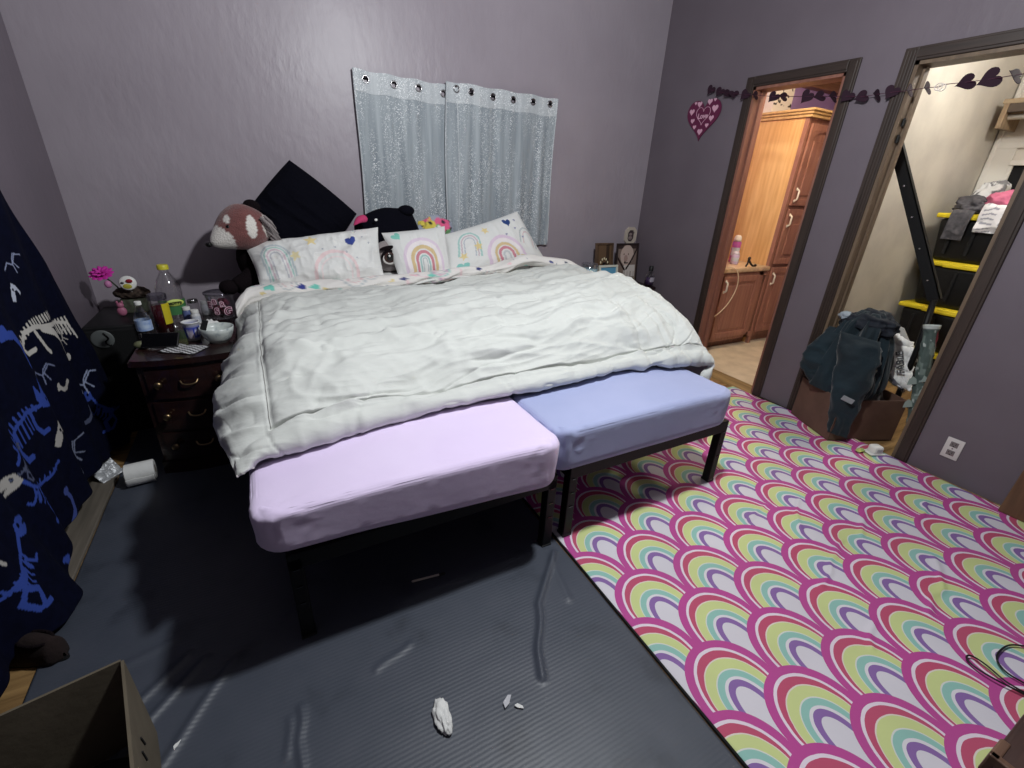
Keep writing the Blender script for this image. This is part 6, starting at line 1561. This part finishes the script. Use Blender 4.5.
def open_carton():
    # local frame: corner nearest the picture centre at the origin; sides run left and towards the camera
    r = thing('open_carton', 'open brown carton at the bottom left corner of the floor', 'box', (-.452, 1.045, 0), .0)
    h = .30; A_ = Vector((-.42, -.085, 0)); B_ = Vector((.155, -.66, 0)); t = .006
    m_out = mat('carton brown', (104, 95, 80), .85, col2=(92, 83, 69), nscale=8, bump=.1, bscale=40)
    def wall(p, q, nm, lean=(0, 0)):
        n = (q-p).cross(Vector((0, 0, 1))).normalized()*t; bm = B()
        c = [p, q, q+n, p+n]; lo = [bm.verts.new(v+Vector((0, 0, .006))) for v in c]; hi = [bm.verts.new(v+Vector((lean[0], lean[1], h))) for v in c]
        bm.faces.new(lo[::-1]); bm.faces.new(hi)
        for i in range(4): bm.faces.new((lo[i], lo[(i+1) % 4], hi[(i+1) % 4], hi[i]))
        return link(nm, bm, m_out, r)
    O = Vector((0, 0, 0))
    wall(O, A_, 'back_wall'); w = wall(B_, O, 'right_wall'); wall(A_, A_+B_, 'left_wall'); wall(A_+B_, B_, 'near_wall')
    bm = B(); f = bm.faces.new([bm.verts.new(p+Vector((0, 0, .008))) for p in (O, A_, A_+B_, B_)]); link('bottom', bm, m_out, r)
    bm = B()
    d = B_.normalized(); n = Vector((d.y*-1, d.x, 0)); n = Vector((.97, .23, 0))
    fm = frame_mtx(B_*.30+n*.0075+Vector((0, 0, .20)), d*-1, (0, 0, 1))
    def sk(p): tube(bm, [fm@Vector((a, b, 0)) for a, b in p], .0022, 6)
    sk([(.05, -.02), (.04, .02)]); sk([(.01, -.02), (.005, .02)]); sk([(-.03, .0), (-.04, .02), (-.05, .005)]); sk([(-.09, -.02), (-.10, .02)]); sk([(-.12, -.015), (-.135, .015), (-.15, -.01)])
    link('handwriting', bm, plain('marker ink', (30, 28, 28), .7), r)
    bm = B(); vs = ball(bm, (0, 0, 0), 1.0, None, 4); q = np.array([v.co[:] for v in vs]); k = 1+.4*ridge(q*1.7+2, 2)*.6
    for v, s in zip(vs, k): v.co = A_*.42+B_*.42+Vector((v.co.x*.20*s, v.co.y*.20*s, .055+max(v.co.z*.06*s, -.04)))
    o = link('cloth_inside', bm, plain('dark cloth', (40, 40, 44), .9), None, smooth=True); o.location = r.location; o.name = 'dark_cloth'; tag(o, 'dark cloth lying inside the open carton', 'cloth')
    bm = B(); vs = ball(bm, (0, 0, 0), 1.0, None, 4); q = np.array([v.co[:] for v in vs]); k = 1+.4*ridge(q*1.7+6, 2)*.6
    for v, s in zip(vs, k): v.co = A_*.30+B_*.36+Vector((v.co.x*.05*s, v.co.y*.07*s, .135+v.co.z*.02*s))
    o = link('crumpled_paper', bm, plain('pale grey paper', (150, 156, 160), .8), None, smooth=True); o.location = r.location; tag(o, 'pale crumpled paper on the cloth inside the open carton', 'litter')
open_carton()
def shoe():
    r = thing('slipper', 'dark brown slipper at the hem of the dinosaur curtain', 'slipper', (-.83, 1.475, .002), 2.6)
    n, sg = 40, 28; t = np.linspace(0, 1, n)[:, None].repeat(sg, 1); A = np.linspace(0, 2*PI, sg)[None, :].repeat(n, 0)
    w = np.interp(t.ravel(), [0, .06, .3, .6, .85, .97, 1], [.004, .032, .036, .044, .042, .024, .004]).reshape(t.shape); h = np.interp(t.ravel(), [0, .06, .3, .5, .7, .9, 1], [.02, .08, .085, .075, .06, .042, .02]).reshape(t.shape)
    P = np.stack([.13*(t*2-1), w*np.cos(A), .008+np.maximum(np.sin(A), -.25)*h*.8+h*.2], -1); P[:, -1] = P[:, 0]
    link('upper', sheet(P), mat('dark brown suede', (34, 22, 21), .95, bump=.3, bscale=90), r, smooth=True)
    bm = B(); prism(bm, [(.14*math.cos(a), (.040+.010*math.cos(a))*math.sin(a)) for a in np.linspace(0, 2*PI, 33)[:-1]], .010); link('sole', bm, M['matte_black'], r)
    bm = B(); tube(bm, [(-.06+.05*math.cos(a), .026*math.sin(a), .080) for a in np.linspace(0, 2*PI, 25)], .005, 8, cap=False); link('collar', bm, M['plush_dark'], r, smooth=True)
shoe()
def cable():
    pts = [(2.16, .03, .02), (2.09, .085, .018), (2.02, .097, .02), (1.96, .09, .022), (1.93, .06, .02), (1.935, .02, .018), (1.95, -.03, .018), (1.93, -.045, .02), (1.90, -.02, .022), (1.885, .04, .02), (1.90, .10, .02), (1.895, .135, .02), (1.87, .138, .02), (1.855, .11, .02), (1.86, .06, .022), (1.885, .0, .02), (1.90, -.06, .02), (1.91, -.10, .02)]
    bm = B(); tube(bm, smooth_pts(pts, 8), .0028, 8); o = link('cable', bm, M['matte_black'], smooth=True); rebase(o, pts[0]); tag(o, 'thin black cable looped on the rug beside the dark chest', 'cable')
cable()
def chest():
    r = thing('storage_chest', 'dark brown wooden chest at the bottom right corner of the rug', 'chest', (1.62, -.35, 0))
    h = .40; x0, x1, y1, y0 = 1.13, 2.1, -.015, -.52
    m = wood('dark brown chest wood', (52, 34, 30), (68, 46, 40), .45, 'X')
    bm = B(); bx(bm, x0+.012, x1, y0, y1-.012, .01, h-.04); wpart('body', bm, m, r)
    bm = B(); bx(bm, x0, x1+.01, y0, y1, h-.045, h, .008, 3); wpart('lid', bm, m, r, angle=40)
    bm = B(); bx(bm, x0-.004, x0+.06, y1-.012, y1+.004, h-.05, h+.003, .003); bx(bm, x0-.004, x0+.012, y0, y1+.004, h-.02, h+.003, .003); wpart('edge_trim', bm, wood('worn chest edge', (84, 60, 48), (110, 82, 66), .45, 'X'), r)
    for xx in (x0+.05, x1-.05):
        bm = B(); bx(bm, xx-.03, xx+.03, y1-.07, y1-.01, 0, .02, .004); wpart('foot', bm, m, r)
chest()
def board():
    r = thing('wood_board', 'brown wooden board standing against the wall at the right edge', 'board', (3.10, .40, 0))
    bm = B(); box(bm, (3.10, .27, .16), (.03, .30, .31), (0, .1, .0), .004); wpart('panel', bm, wood('mid brown board', (92, 66, 48), (112, 82, 60), .5, 'Z'), r)
board()
